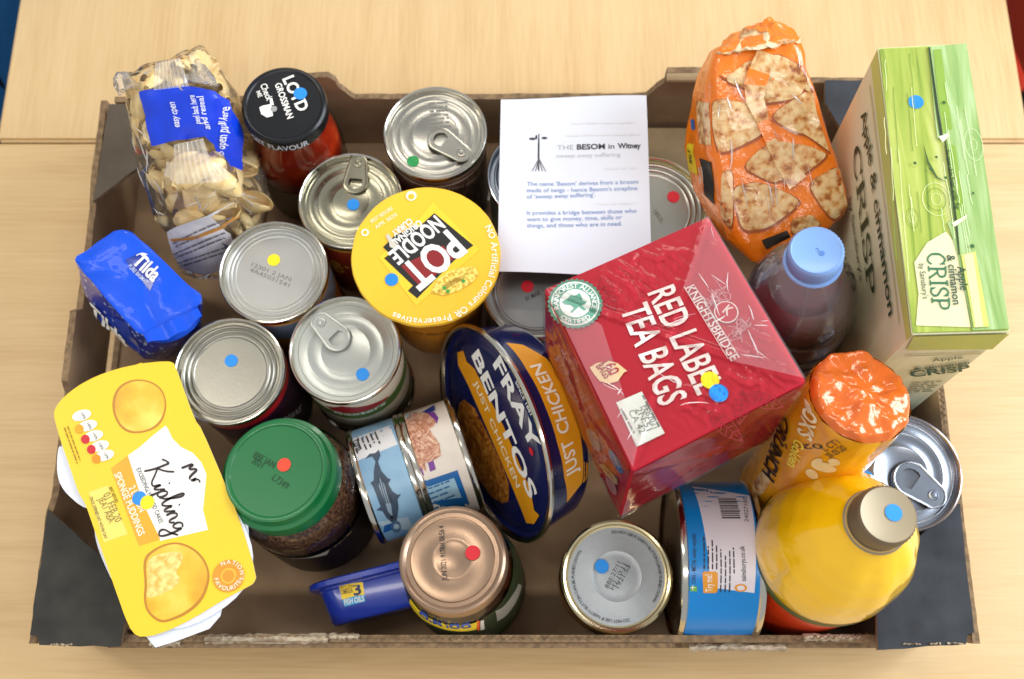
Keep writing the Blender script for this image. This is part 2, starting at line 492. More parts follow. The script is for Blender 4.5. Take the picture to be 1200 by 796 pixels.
def chair(label, loc, ang, mat, kind):
    t = thing(kind, label, 'chair', loc); o = V(loc); rm = Matrix.Rotation(ang, 3, 'Z')
    P = lambda x, y, z: o + rm @ V((x, y, z))
    q = lambda z, a: [P(-a, -a, z), P(a, -a, z), P(a, a, z), P(-a, a, z)]
    G().qloft([q(.42, .2), q(.425, .215), q(.455, .22), q(.47, .205)], 5, dome=(0, .012)).rough(.003, 14).build('seat', mat, t)
    def bq(z, d): return [P(-.21, -.23 - d, z), P(.21, -.23 - d, z), P(.21, -.2 - d, z), P(-.21, -.2 - d, z)]
    G().qloft([bq(.5, 0), bq(.6, .01), bq(.75, .03), bq(.86, .05)], 5, dome=(0, .004)).build('backrest', mat, t)
    fm = M('#2b2c30', .35, .6)
    for x in (-.18, .18):
        for y in (-.18, .18): G().tube([P(x, y, .42), P(x * 1.12, y * 1.12, .0)], .012).build('leg', fm, t)
        G().tube([P(x, -.2, .4), P(x, -.225, .55)], .01).build('back_frame', fm, t)


p = at(-28, 30, -.3); chair('blue fabric chair at the left edge of the picture, beyond the table', (p.x - .1, p.y + .08, -.74), radians(80), M('#2f8fe0', .85, ns=500, na=.35), 'fabric_chair')
p = at(1212, 0, -.25); chair('glossy red chair at the right edge of the picture, beyond the table', (p.x + .165, p.y + .1, -.74), radians(-80), M('#ff5238', .35), 'red_chair')

# ------------------------------------------------------------------ the cardboard box
def card(key, a, b, bump=.0002):
    return ramp_mat(key, (1, 1, 1), [(.3, a), (.7, b)], .85, scale=45, detail=8, bd=bump)
KIN = card('card_inside', '#9a7d5f', '#ab8e6f'); KDK = card('card_dark', '#2b2a27', '#403e39'); KBL = card('card_blueblack', '#25282d', '#3a3e45')
KED = ramp_mat('card_edge', (1, 1, 1), [(.35, '#6f5a43'), (.62, '#917758')], .9, scale=220, detail=3, bd=.0002); KTORN = ramp_mat('card_torn', (1, 1, 1), [(.3, '#8d7a63'), (.65, '#c4b49c')], .95, scale=260, detail=5, bd=.0012)
KLT = card('card_light', '#94805f', '#a8926f')
FLUTE = M('#5c4936', .9)
box = thing('cardboard_box', 'open brown cardboard tray box with dark corner gussets, holding all the groceries', 'box', (0, .2, .0005))
X0, X1, Y0, Y1, TH = -.303, .2935, .0075, .402, .0045
G().slab([(X0, Y0), (X1, Y0), (X1, Y1), (X0, Y1)], [], (0, 0, .0008), (1, 0, 0), (0, 1, 0), (0, 0, 1), .003).build('floor_panel', KIN, box, smooth=False)


def jag(pts, step=.006, amp=.0006, seed=1):
    rr = random.Random(seed); o = []
    for (a, b), (c, d) in zip(pts, pts[1:]):
        L = math.hypot(c - a, d - b); n = max(1, int(L / step))
        for i in range(n):
            t = i / n; j = amp if 0 < i else 0; o.append((a + (c - a) * t + rr.uniform(-j, j), b + (d - b) * t + rr.uniform(-j, j)))
    o.append(pts[-1]); return o


def flutes(p0, p1, up, th, name='corrugation'):
    """wavy middle sheet seen on a cut board edge"""
    p0, p1 = V(p0), V(p1); d = p1 - p0; L = d.length; d.normalize(); s_ = V(up).cross(d).normalized(); n = int(L / .0011); g = G(); pts = []
    for i in range(n + 1): pts.append(p0 + d * (i * L / n) + s_ * (th * .26 * sin(i * pi / 2 * 1.0 + .3)) + V(up) * .0004)
    return g.tube(pts, .0004, seg=4).build(name, KED, box)


# walls: profile polygons with vent holes
lw = jag([(.006, .084), (.09, .084), (.1005, .0795), (.172, .080), (.178, .0875), (.228, .0885), (.2325, .079), (.31, .0785), (.33, .083), (.396, .083)], seed=2)
G().slab([(Y0 + TH, .004)] + lw + [(.396, .004)], [[(.2, .006), (.25, .006), (.25, .026), (.2, .026)]], (X0 - TH, 0, 0), (0, 1, 0), (0, 0, 1), (1, 0, 0), TH, me=1).build('side_wall', [KIN, KED], box, smooth=False)
rw = jag([(.006, .084), (.12, .084), (.13, .078), (.32, .078), (.33, .084), (.396, .084)], seed=3)
G().slab([(Y0 + TH, .004)] + rw + [(.396, .004)], [], (X1, 0, 0), (0, 1, 0), (0, 0, 1), (1, 0, 0), TH, me=1).build('side_wall', [KIN, KED], box, smooth=False)
bw = jag([(-.303, .0705), (-.16, .072), (-.152, .104), (-.134, .1055), (-.130, .100), (-.1285, .09), (-.119, .0745), (-.06, .0745), (.09, .0755), (.1015, .0775), (.108, .0915), (.1125, .098), (.1125, .1115), (.18, .112), (.2, .098), (.2935, .0975)], seed=4)
G().slab([(-.303, .004)] + bw + [(.2935, .004)], [], (0, Y1 + TH, 0), (1, 0, 0), (0, 0, 1), (0, -1, 0), TH, me=1).build('end_wall', [KIN, KED], box, smooth=False)
G().tube([(.112, .399, .1095), (.15, .3985, .1105), (.185, .399, .1085)], [.0035, .004, .0035], seg=10, flat=.8).build('rolled_edge', KLT, box)
fw = jag([(-.25, .079), (-.1, .0775), (.04, .077), (.1, .076), (.125, .069), (.2, .072), (.24, .082)], seed=5, amp=.0006)
G().slab([(X0, .004), (X0, .079)] + fw + [(X1, .082), (X1, .004)], [[(-.178, .005), (-.134, .005), (-.134, .02), (-.178, .02)], [(.085, .005), (.122, .005), (.122, .018), (.085, .018)]],
         (0, Y0 + TH - .0005, 0), (1, 0, 0), (0, 0, 1), (0, -1, 0), TH, me=1).build('end_wall', [KIN, KED], box, smooth=False)
# folded-over outer ply of the front wall and its torn places
G().slab([(-.26, .06)] + jag([(-.26, .0765), (-.1, .074), (.1, .073), (.108, .062), (.25, .066)], seed=8, amp=.0006) + [(.25, .05)], [], (0, Y0 - .0008, 0), (1, 0, 0), (0, 0, 1), (0, -1, 0), .0032, me=1).build('outer_ply', [KIN, KED], box, smooth=False)
flutes((-.25, Y0 + TH * .5, .079), (.09, Y0 + TH * .5, .0768), (0, 0, 1), TH)
flutes((.15, Y0 + TH * .5, .0735), (.235, Y0 + TH * .5, .082), (0, 0, 1), TH)
flutes((X1 + TH * .5, .135, .0786), (X1 + TH * .5, .32, .0784), (0, 0, 1), TH)


def torn(x0, x1, y0, y1, z, seed):
    g = G(); n = 26; vs = []
    for i in range(n + 1):
        x = x0 + (x1 - x0) * i / n
        for j, t in enumerate((0, .33, .66, 1)):
            vs.append((x + R(-.0008, .0008), y0 + (y1 - y0) * t + R(-.0007, .0007), z + R(-.0005, .0004) - (.0035 if j in (0, 3) else 0)))
    g.add(vs, [(i * 4 + j, i * 4 + j + 1, i * 4 + j + 5, i * 4 + j + 4) for i in range(n) for j in range(3)]); return g.build('torn_paper', KTORN, box)


torn(-.197, -.118, .0062, .0122, .0795, 1); torn(-.118, -.098, .0085, .0125, .081, 2); torn(-.232, -.212, .004, .0085, .0805, 5)
torn(.115, .178, .0015, .0062, .0705, 3); torn(.188, .232, .0078, .0122, .0785, 4)
torn(-.292, -.277, .0048, .0062, .0895, 11); torn(.247, .258, .0052, .0066, .0895, 12); torn(.264, .271, .0055, .0066, .0895, 13); torn(.275, .285, .0058, .007, .0895, 14)
# corner gussets lying on top of the walls


def gusset(pts, z, mat, label=None):
    P = [at(px, py, z) for px, py in pts]; q = [(p.x, p.y) for p in P]
    if sum(a[0] * b[1] - b[0] * a[1] for a, b in zip(q, q[1:] + q[:1])) < 0: q = q[::-1]
    q = jag(q + [q[0]], .008, .0005, len(pts))[:-1]
    return G().slab(q, [], (0, 0, z - .0035), (1, 0, 0), (0, 1, 0), (0, 0, 1), .0035, me=1).build('corner_gusset', [mat, KED], box, smooth=False, label=label)


gusset([(56, 597), (119, 652), (152, 690), (141, 758), (46, 756), (44, 746), (35, 744)], .0885, KDK, 'dark grey corner gusset at the front left')
gusset([(128, 122), (109, 236), (122, 226), (149, 205), (185, 180), (215, 122)], .0885, card('card_greybrown', '#51483d', '#5d5347'), 'grey brown corner gusset at the back left')
gusset([(1029, 762), (1028, 690), (1076, 630), (1125, 590), (1141, 736), (1142, 741), (1134, 744), (1132, 755)], .0885, KBL, 'blue black corner gusset at the front right')
gusset([(967, 94), (1063, 94), (1078, 200), (1062, 215), (985, 150), (967, 120)], .101, KBL, 'blue black corner gusset at the back right')
G().box((.0985, .36, .004), (.21, .398, .038)).build('inner_ledge', KLT, box, bevel=.001)
G().slab([(0, 0), (.05, 0), (.047, .012), (.003, .012)], [], (-.268, .0135, .02), (1, 0, 0), (0, .2, .98), (0, 1, -.2), .002).build('inner_flap', KIN, box, smooth=False)


# ------------------------------------------------------------------ cans
def lidprof(r, beads, drop=.0042, dish=0.):
    p = [(r - .0016, -.0075), (r - .0003, -.0056), (r + .0003, -.004), (r + .0002, -.0014), (r - .0004, -.0003), (r - .0011, 0), (r - .0018, -.0006), (r - .0022, -.0022), (r - .0026, -drop)]
    for b, hh, ww in sorted(beads, key=lambda q: -q[0]):
        p += [(b + ww, -drop), (b + ww * .45, -drop + hh * .8), (b, -drop + hh), (b - ww * .45, -drop + hh * .8), (b - ww, -drop)]
    return p + [(.002, -drop), (0, -drop)]


def pulltab(root, S, ring, nose, mat, ow=.0125, L=None):
    """ring end px, nose (rivet) px on lid surface S"""
    a = V(S.pt(*ring)); b = V(S.pt(*nose)); d = b - a; ln = d.length; d.normalize(); e = V((-d.y, d.x))
    P = lambda u, v, z: S.out(a.x + d.x * u + e.x * v, a.y + d.y * u + e.y * v, z)
    def outline(w0, w1, l0, l1, n=12):
        o = [(l0 - w0 * sin(pi * i / n), -w0 * cos(pi * i / n)) for i in range(n + 1)]
        o += [(l1 + w1 * sin(pi * i / n), w1 * cos(pi * i / n)) for i in range(n + 1)]
        return o
    hw = ow / 2; z = .0021
    t = G().tube([P(u, v, z) for u, v in outline(hw, hw * .72, 0, ln)], .00095, seg=8, closed=True, flat=.8)
    t = t.build('pull_tab', mat, root)
    g = G(); n = 14; o = outline(hw * .92, hw * .68, 0, ln, n); hole = [(-hw * .02 + hw * .62 * cos(q), hw * .62 * sin(q)) for q in [2 * pi * i / 20 for i in range(20)]]
    A = S.out(a.x, a.y, z - .0007); dx = S.x * d.x + S.y * d.y; dy = S.x * e.x + S.y * e.y
    oo = [(u, v) for u, v in o]
    if sum(p[0] * q[1] - q[0] * p[1] for p, q in zip(oo, oo[1:] + oo[:1])) < 0: oo = oo[::-1]
    hole = [(u if u < hw * .35 else hw * .35, v) for u, v in hole]
    g.slab(oo, [hole], A, dx, dy, S.n, .0009).build('tab_plate', mat, t)
    G().lathe([(.0034, -.002), (.0034, .0005), (.003, .001), (.002, .0009), (.0015, .0014), (0, .0016)], P(ln, 0, z), S.n, 24).build('rivet', mat, t)
    return t


def can(label, c, top, r, h, body, beads, mat=TIN, dots=(), tab=None, tabw=.0125, name='food_can', group='upright food cans', rimmat=TINR, axis=(0, 0, 1), bands=()):
    ax = V(axis).normalized(); c = V((c[0], c[1], top)); bot = c - ax * h
    root = thing(name, label, 'can', bot, group)
    rb = r - .0014
    G().lathe([(rb - .001, .0035), (rb, .005), (rb, h - .0065), (rb - .001, h - .005)], bot, ax).build('label_wrap', body, root)
    gb = G().lathe([(rb, .005), (rb, h - .0065)], bot, ax)
    for z0, z1, mm in bands: G().lathe([(rb + .0001, h - z0), (rb + .00025, h - z0 - .0002), (rb + .00025, h - z1 + .0002), (rb + .0001, h - z1)], bot, ax).build('colour_band', mm, root)
    G().lathe([(0, .003), (r - .004, .003), (r - .002, 0), (r, .001), (r, .004), (rb - .0008, .0055)], bot, ax).build('bottom_rim', rimmat, root)
    if tab: beads = list(beads) + [(r - .0056, -.0004, .0003)]
    lp = lidprof(r, beads)
    k = 8
    G().lathe(lp[:k + 1], c, ax, 72).build('top_rim', rimmat, root)
    gld = G().lathe(lp[k:], c, ax, 72); gld.build('lid', mat, root)
    SPL = Surf(root, p=c - ax * (.0042 - .0004), n=ax); S = Surf(root, geo=gld, px=pxof(c), n=ax)
    for x, y, col in dots: S.dot(x, y, col)
    if tab: pulltab(root, SPL, tab[0], tab[1], mat, tabw)
    return root, S, gb


TAN = M('#b8a98c', .4); INKL = M('#77756f', .6)
# can with green dot (back, middle)
c1, S, gb = can('food can with green dot, pull ring and dark speckled label against the back wall', (-.0548, .3559), .108, .0372, .104, ramp_mat('dark_lbl', (1, 1, 1), [(.4, '#2b211e'), (.6, '#5b4a3e')], .45, scale=260), [(.031, .0007, .002), (.0255, .0005, .0014), (.0165, .0005, .0013)],
               dots=[(484, 189, 'green')], tab=((517, 165), (541, 181)), tabw=.0175, bands=[(.0065, .011, M('#6e5a48', .5)), (.014, .016, M('#9a8f84', .5))])
lines(S, (503, 122), (528, 121), .0032, 8, .0026, INKL); SB = Surf(c1, geo=gb, px=(530, 222)); SB.text('BRITISH BEEF', (508, 222), (562, 205), .004, M('#a79b8f', .5))
# can with blue dot (second from left, back)
c2, S, gb = can('olive tinted pull ring can with blue dot and red label beside the sauce jar', (-.1145, .3068), .1, .037, .096, M('#8a2e1c', .4, ns=150, na=.35), [(.0305, .0009, .002), (.0235, .0007, .0018), (.013, .0004, .001)], mat=M('#a5a18c', .28, 1., 40, .05, 500, .00006),
               dots=[(414, 240, 'blue')], tab=((417, 215), (420, 193)), tabw=.0165, bands=[(.0065, .0115, M('#c9a23a', .45))])
SB = Surf(c2, geo=gb, px=(400, 298)); lines(SB, (388, 305), (410, 315), .006, 4, .005, M('#e2c25a', .5), name='label_pattern')
# can with yellow dot
c3, S, gb = can('silver food can with a yellow sticker dot next to the blue rice bag', (-.1632, .2502), .108, .0374, .104, M('#c48a3a', .4, ns=110, na=.3), [(.0325, .0009, .0012), (.0298, .0007, .001), (.0272, .0005, .001)], dots=[(321, 305, 'yellow')], mat=TINW,
               bands=[(.012, .04, M('#7b8fb0', .45, ns=200, na=.3))])
S.text('12301 2 JAN', (294, 312), (340, 330), .0028, INKL, 0); S.text('4A45031541', (292, 318), (338, 337), .0028, INKL, 0)
# can with blue dot and red band
c4, S, gb = can('grey ringed can without pull ring, blue dot on top, red and purple label', (-.1878, .1796), .108, .037, .104, M('#33182f', .35), [(.0315, .0012, .0014), (.0284, .001, .0013), (.0252, .0008, .0013)], mat=M('#96948a', .30, 1., 40, .05, 500, .00006),
               dots=[(271, 423, 'blue')], bands=[(.0062, .0165, M('#c01c28', .35)), (.0166, .019, M('#8e1424', .35))])
SB = Surf(c4, geo=gb, px=(345, 490)); SB.text('BEANS', (328, 497), (352, 482), .006, WHITE, .02); SB.text('rich', (336, 508), (356, 496), .005, M('#b9a8c0', .5))
# soup can (Baxters)
c5, S, gb = can('pale lidded soup can with pull ring and blue dot, cream label with red banner', (-.1117, .1946), .108, .0375, .104, M('#d9d3c0', .4, ns=70, na=.1), [(.0255, .0004, .0016), (.0165, .0003, .0012)], mat=M('#b4b7b1', .30, .45, 40, .04),
               dots=[(425, 439, 'blue')], tab=((395, 397), (377, 379)), tabw=.0175, bands=[(.034, .05, M('#56793a', .45, ns=90, na=.4)), (.075, .098, M('#3f4a30', .45, ns=60, na=.4))])
SB = Surf(c5, geo=gb, px=(430, 482)); SB.poly([(384, 477), (398, 486), (420, 488), (440, 483), (455, 474), (455, 464), (440, 472), (420, 477), (400, 476), (385, 468)], M('#a5202b', .4))
SB.text('Baxters', (392, 483), (452, 472), .0065, WHITE, .02, lift=.0004); SB.text('favourites', (400, 492), (440, 490), .0035, M('#2f4c22', .5), .01)
# can left of leaflet, half hidden
can('bluish rimmed food can mostly hidden under the left edge of the white leaflet', (.0200, .3225), .108, .0374, .104, M('#4a5440', .45, ns=80, na=.3), [(.0315, .0012, .0015), (.028, .001, .0014)], mat=M('#9fa8b2', .36, 1.), rimmat=M('#c4ccd6', .2, 1.), bands=[(.01, .04, M('#2c3a34', .5))])
c7, S, gb = can('wide ringed food can with a red dot, right of the white leaflet', (.098, .2989), .105, .0392, .101, M('#9c968a', .4), [(.0345, .0014, .0016), (.0308, .0011, .0015), (.0272, .0008, .0014)], mat=TIN, dots=[(789, 231, 'red')], rimmat=M('#dccfa8', .18, 1.))
S.text('1803L', (765, 248), (775, 262), .003, INKL, 0)
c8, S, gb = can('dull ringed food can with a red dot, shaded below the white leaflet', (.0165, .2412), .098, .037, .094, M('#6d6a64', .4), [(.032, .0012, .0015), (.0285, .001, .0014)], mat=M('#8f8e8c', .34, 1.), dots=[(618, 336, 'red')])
S.text('01 MAR', (617, 353), (634, 345), .003, INK, .01)
# right-hand can with big ring
c10, S, gb = can('blue grey food can with large pull ring squeezed at the right wall', (.2511, .1117), .11, .0383, .106, M('#4d6a8a', .4), [(.0335, .0004, .001), (.027, .0005, .0014), (.0175, .0005, .0012)], mat=M('#959ba6', .27, 1., 30, .04), rimmat=M('#a9a3a8', .2, 1.),
                dots=[(1016, 560, 'blue')], tab=((1066, 562), (1092, 581)), tabw=.022)

# low jar with white safety-button lid
cj = at(723, 675, .075); root = thing('sauce_jar', 'low jar with printed pale safety button lid and blue dot near the front wall', 'jar', (cj.x, cj.y, .004))
G().lathe([(0, .001), (.030, .001), (.0345, .004), (.036, .01), (.036, .05), (.0345, .056), (.0335, .058)], (cj.x, cj.y, .004)).build('glass', film('glass_plain', haze=.0, bs=0), root)
G().lathe([(0, .003), (.033, .003), (.0352, .01), (.0352, .05), (.033, .054), (0, .054)], (cj.x, cj.y, .004)).build('contents', M('#8a5a22', .4, ns=200, na=.4), root)
G().lathe([(.036, .018), (.0363, .0182), (.0363, .046), (.036, .0462)], (cj.x, cj.y, .004)).build('label_wrap', M('#a9742c', .5, ns=90, na=.3), root)
G().lathe([(.0352, -.0155), (.0372, -.0145), (.0375, -.012), (.0368, -.0105), (.0372, -.004), (.0366, -.001), (.0352, 0), (.0338, -.0006), (.033, -.0022), (.0318, -.0024)], (cj.x, cj.y, .075), seg=72).build('lid_rim', M('#dccba0', .2, 1.), root)
G().lathe([(.0318, -.0024), (.0175, -.0022), (.0165, -.0018), (.0155, -.0022), (.013, -.0025), (.0115, -.0021), (0, -.0018)], (cj.x, cj.y, .075), seg=72).build('lid', M('#a9aeb1', .42, .3, 300, .1), root)
S = Surf(root, p=(cj.x, cj.y, .0752 - .0022), n=(0, 0, 1)); u0 = ((V((cj.x, cj.y, 0)) - S.o).dot(S.x), 0)
for a in (60, 155, 245): pass
S.arc('DO NOT USE IF SAFETY BUTTON CAN BE PUSHED DOWN', (0, 0), .0278, 95, -35, .0019, INK, bold=0, lift=.0002)
S.arc('DO NOT USE IF SAFETY BUTTON CAN BE PUSHED DOWN', (0, 0), .0278, -75, -215, .0019, INK, bold=0, lift=.0002)
S.text('BBE:27/11', (713, 690), (728, 660), .0028, INK, 0); S.text('H2:10:11', (719, 692), (734, 662), .0028, INK, 0); S.text('1921:53', (725, 690), (739, 664), .0028, INK, 0)
S.disc(705, 664, .0046, DOTS['blue'], 'sticker', .0014)

# ------------------------------------------------------------------ cans lying on their sides
def sidecan(label, a, b, r, body, name='fish_can', group=None, seg=72):
    a, b = V(a), V(b); ax = (b - a).normalized(); L = (b - a).length
    root = thing(name, label, 'can', (a.x, a.y, .004), group)
    g = G().lathe([(r - .0012, .003), (r - .0012, L - .003)], a, ax, seg); g.build('label_wrap', body, root)
    rim = [(r - .003, .002), (r - .0018, -.0002), (r - .0004, 0), (r + .0002, .0015), (r, .0032), (r - .0014, .0045)]
    G().lathe(rim, a, ax, seg).build('rim', TINR, root); G().lathe(rim, b, -ax, seg).build('rim', TINR, root)
    G().lathe([(r - .003, .002), (r * .8, .002), (r * .76, .0012), (r * .72, .002), (0, .002)], a, ax, seg).build('end_plate', TIN, root)
    G().lathe([(r - .003, .002), (r * .8, .002), (r * .76, .0012), (r * .72, .002), (0, .002)], b, -ax, seg).build('end_plate', TIN, root)
    return root, g


zc = .0465; A = at(427, 572, zc); B = at(538, 534, zc); ax = (B - A).normalized(); Lc = .0378
A2 = A + ax * (Lc + .0004)
LB = ramp_mat('tuna_blue', (1, 1, 1), [(.3, '#7aa9cf'), (.7, '#9cc4e2')], .35, scale=30)
r1, g = sidecan('small tuna can on its side with a fish pictured on pale blue', A, A + ax * Lc, .0418, LB, group='two tuna cans lying side by side')
S = Surf(r1, geo=g, px=(465, 560))
S.poly([(409, 502), (452, 485), (466, 521), (417, 541), (409, 520)], M('#e6e7ea', .4), lift=.0001)
lines(S, (434, 495), (445, 522), .0032, 7, .002, INK, rag=.4); S.text('Tuna', (413, 516), (419, 530), .004, INK, .02, fit=True)
S.poly([(444, 622), (478, 606), (486, 622), (452, 636)], M('#b7cfe2', .4), lift=.0001)
S.poly([(449, 625), (461, 620), (467, 632), (455, 636)], M('#1d5fa8', .4), lift=.0002); S.text('0', (470, 624), (475, 632), .006, M('#5a7894', .4))
fish = [(440, 541), (436, 535), (428, 538), (433, 532), (440, 531), (444, 527), (446, 534), (443, 541), (447, 552), (454, 560), (458, 562), (455, 567), (460, 576), (466, 580), (470, 579), (466, 585), (467, 595), (465, 610), (461, 614), (453, 607), (448, 599), (441, 598), (446, 594), (441, 580), (437, 570), (434, 566), (438, 563), (438, 552)]
S.poly(fish, M('#3c4d63', .4, ns=400, na=.3), 'fish_print', lift=.0002)
S.poly([(445, 560), (452, 570), (458, 590), (460, 605), (455, 600), (450, 585), (444, 570)], M('#93a9bd', .4), 'fish_print', lift=.0003)
for q in range(4): S.poly([(443 + q * 3, 560 + q), (444 + q * 3, 560 + q), (453 + q * 2.4, 590), (452 + q * 2.4, 590)], M('#1c2a3a', .4), 'fish_print', lift=.00042)
S.disc(459, 606, .0011, BLACK, 'fish_print', .0005)
MEAT = ramp_mat('tuna_meat', (1, 1, 1), [(.32, '#a05a44'), (.5, '#cf967a'), (.66, '#eccab0')], .4, scale=230, detail=6, dist=2.)
r2, g = sidecan('small tuna can on its side with pink tuna flakes pictured, beside the pie tin', A2, A2 + ax * Lc, .0418, M('#e7ddd2', .35), group='two tuna cans lying side by side')
S = Surf(r2, geo=g, px=(505, 535))
S.poly([(460, 484), (506, 468), (510, 474), (465, 491)], M('#2a3f8f', .35), lift=.0001); S.poly([(474, 482), (484, 478), (486, 483), (476, 487)], M('#8fd0e8', .4), lift=.0002)
S.poly([(497, 473), (505, 471), (514, 490), (512, 497), (504, 480)], M('#7b3f98', .4), lift=.00015)
for q in ((485, 555, 8), (499, 548, 9)): S.poly([(q[0], q[1] - 16), (q[0] + 6, q[1] - 18), (q[0] + 12, q[1] + 2), (q[0] + 5, q[1] + 5)], M('#7b3f98', .4), lift=.00015)
S.poly([(467, 494), (480, 484), (500, 484), (511, 494), (508, 500), (503, 503), (515, 520), (517, 534), (505, 541), (498, 543), (500, 553), (486, 548), (485, 528), (478, 515), (475, 500)], MEAT, 'flake_print', lift=.0002)
S.poly([(484, 567), (536, 551), (550, 590), (546, 602), (500, 600)], M('#1767ae', .35), lift=.0001)
S.poly([(495, 572), (532, 560), (541, 583), (500, 596)], M('#9fc6de', .4), lift=.0002); lines(S, (498, 575), (531, 563), .0031, 6, .0018, M('#2d6ea4', .4), rag=.3)
for gname, rr_, mm_ in (): pass

# large blue can on its side
BLU = M('#0f86d6', .25, ns=20, na=.04)
a = V((.1072, .0615, .0560)); b = V((.1602, .0615, .0560))
rb_, g = sidecan('large bright blue can on its side with a white barcode panel', a, b, .053, BLU, name='fish_can')
S = Surf(rb_, geo=g, px=(838, 660), n=(0, 0, 1))
S.poly([(797, 583), (878, 581), (884, 695), (804, 698)], M('#e2dde8', .35, ns=9, na=.03), lift=.0001)
v = []; f = []; o = V(S.pt(841, 584)); o2 = V(S.pt(868, 609)); xx = o.y; rb = random.Random(3)
while xx > o2.y:
    wv = rb.choice((.0003, .0006, .0009)); k = len(v)
    v += [(o.x, xx), (o2.x + (.0 if rb.random() > .2 else .0012), xx), (o2.x, xx - wv), (o.x, xx - wv)]; f.append((k, k + 3, k + 2, k + 1)); xx -= wv + rb.choice((.0004, .0007))
S.lay(v, f, BLACK, 'barcode', .0002)
S.text('00172042', (876, 584), (877, 612), .0024, INK, 0) if 0 else S.text('24027100', (877, 612), (875, 584), .0024, INK, 0)
S.text('CAN - METAL widely recycled', (815, 684), (815, 626), .0026, INK, .005)
S.poly([(809, 693), (817, 693), (816.5, 687), (809, 687)], M('#6db23c', .4), lift=.0002); S.text('x', (811, 692), (815, 688), .003, WHITE, lift=.0004)
S.poly([(824, 695), (823, 672), (825, 670), (839, 670), (841, 672), (841, 692), (839, 695)], M('#e79a1c', .4), lift=.0002); S.text('Try me!', (835, 693), (834, 673), .0042, WHITE, .01, lift=.0004)
lines(S, (826, 667), (825, 622), .0026, 4, .0016, INK, rag=.45); lines(S, (845, 694), (845, 640), .0028, 3, .0015, INK, rag=.3); lines(S, (861, 672), (860, 641), .0028, 1, .0015, INK, rag=.1)
S.text('sainsburys.co.uk', (874, 681), (872, 640), .003, INK, .01)
for rr, mm in ((.0042, M('#e79a1c', .4)), (.0026, M('#e2dde8', .35))): S.poly(ell(868, 689, rr * 1750, rr * 1100), mm, lift=.0002 if rr > .003 else .0003)

# ------------------------------------------------------------------ oval pie tin on edge
C = V((-.0136, .1428, .0792)); n = V((-.8662, -.377, .3281)).normalized(); t = V((.399, -.9169, 0)).normalized(); s_ = n.cross(t)
NAVY = M('#131c4e', .22, ns=30, na=.06, coat=.4); GOLD = M('#e39a1a', .35)
root = thing('pie_tin', 'large round navy pie tin standing on edge, silver rim and orange lettering bands', 'tin', (C.x, C.y, .004))
RT = .077
gs = G().lathe([(RT - .002, -.001), (RT * .955, -.004), (RT * .94, -.010), (RT * .89, -.031), (RT * .86, -.0345), (0, -.0345)], C, n, 96); gs.build('side_wall', NAVY, root)
G().lathe([(RT - .003, -.002), (RT, -.0018), (RT + .0006, 0), (RT, .0014), (RT - .0012, .0018), (RT - .0026, .0012), (RT - .0036, -.0012)], C, n, 96).build('rim', TINR, root)
gl = G().lathe([(RT - .0036, -.0012), (RT - .006, -.0028), (RT - .012, -.0026), (RT - .0135, -.0016), (RT - .015, -.0016), (0, -.0016)], C, n, 96); gl.build('lid', NAVY, root)
S = Surf(root, p=C - n * .0015, n=n)
S.poly([(536, 413), (543, 411), (547, 424), (556, 432), (590, 499), (622, 575), (626, 598), (632, 604), (626, 614), (617, 613), (611, 597), (600, 570), (572, 505), (549, 452), (537, 428)], GOLD)
MT = ramp_mat('pie_print', (1, 1, 1), [(.3, '#5a2c0c'), (.5, '#a3621c'), (.7, '#d39a45')], .4, scale=130, detail=5, dist=1.5)
S.poly([(544, 468), (538, 473), (536, 488), (541, 512), (548, 535), (560, 560), (576, 582), (588, 590), (596, 588), (597, 570), (590, 548), (578, 522), (566, 497), (556, 478)], MT, 'pie_print')
S.text('BENTOS', (553, 417), (621, 585), .0145, WHITE, .03); S.text('FRAY', (578, 427), (625, 531), .0150, WHITE, .03); S.text('JUST CHICKEN', (555, 448), (606, 572), .0072, M('#f4e7c9', .5), .01)
S.text('SINCE 1881', (604, 448), (622, 487), .0032, WHITE, .01); S.disc(623, 529, .0028, DOTS['red'], 'emblem')
SB = Surf(root, geo=gs, px=(662, 480))
SB.poly([(593, 402), (612, 404), (640, 420), (660, 450), (676, 495), (683, 535), (682, 566), (664, 589), (661, 560), (653, 520), (640, 480), (618, 435)], GOLD)
SB.text('CHICKEN', (667, 506), (633, 426), .0085, M('#f2ead8', .5), .018, lift=.0004); SB.text('JUST', (676, 554), (669, 513), .0085, M('#f2ead8', .5), .018, lift=.0004)
SB.poly([(684, 541), (690, 543), (688, 560), (683, 566)], GOLD)

# ------------------------------------------------------------------ noodle pot
c = at(499, 299, .132); root = thing('noodle_pot', 'yellow noodle pot with a printed foil lid, in the middle of the box', 'noodle pot', (c.x, c.y, .012))
YEL = M('#f2b524', .4, ns=25, na=.04)
G().lathe([(0, .002), (.031, .002), (.0325, 0), (.034, .003), (.0375, .06), (.041, .088), (.0435, .104), (.0478, .114), (.0488, .1175), (.0478, .119)], (c.x, c.y, .012)).build('cup', M('#d98a12', .35, ns=60, na=.2), root)
gb = G().lathe([(.0377, .06), (.0412, .088), (.0437, .104)], (c.x, c.y, .012))
gl = G(); vs = []
n_ = 96; rings = [.0, .3, .6, .85, .95, .985, 1.0]
for q in rings:
    for i in range(n_):
        tt = 2 * pi * i / n_; rr = q * (.0497 + .0006 * noise.noise(V((cos(tt) * 4, sin(tt) * 4, 3)))); vs.append((c.x + rr * cos(tt), c.y + rr * sin(tt), .1322 + (.0006 * noise.noise(V((cos(tt) * q * 2, sin(tt) * q * 2, 1))) if 0 < q < 1 else 0) - (.002 + .0008 * noise.noise(V((cos(tt) * 14, sin(tt) * 14, 1))) if q == 1 else 0)))
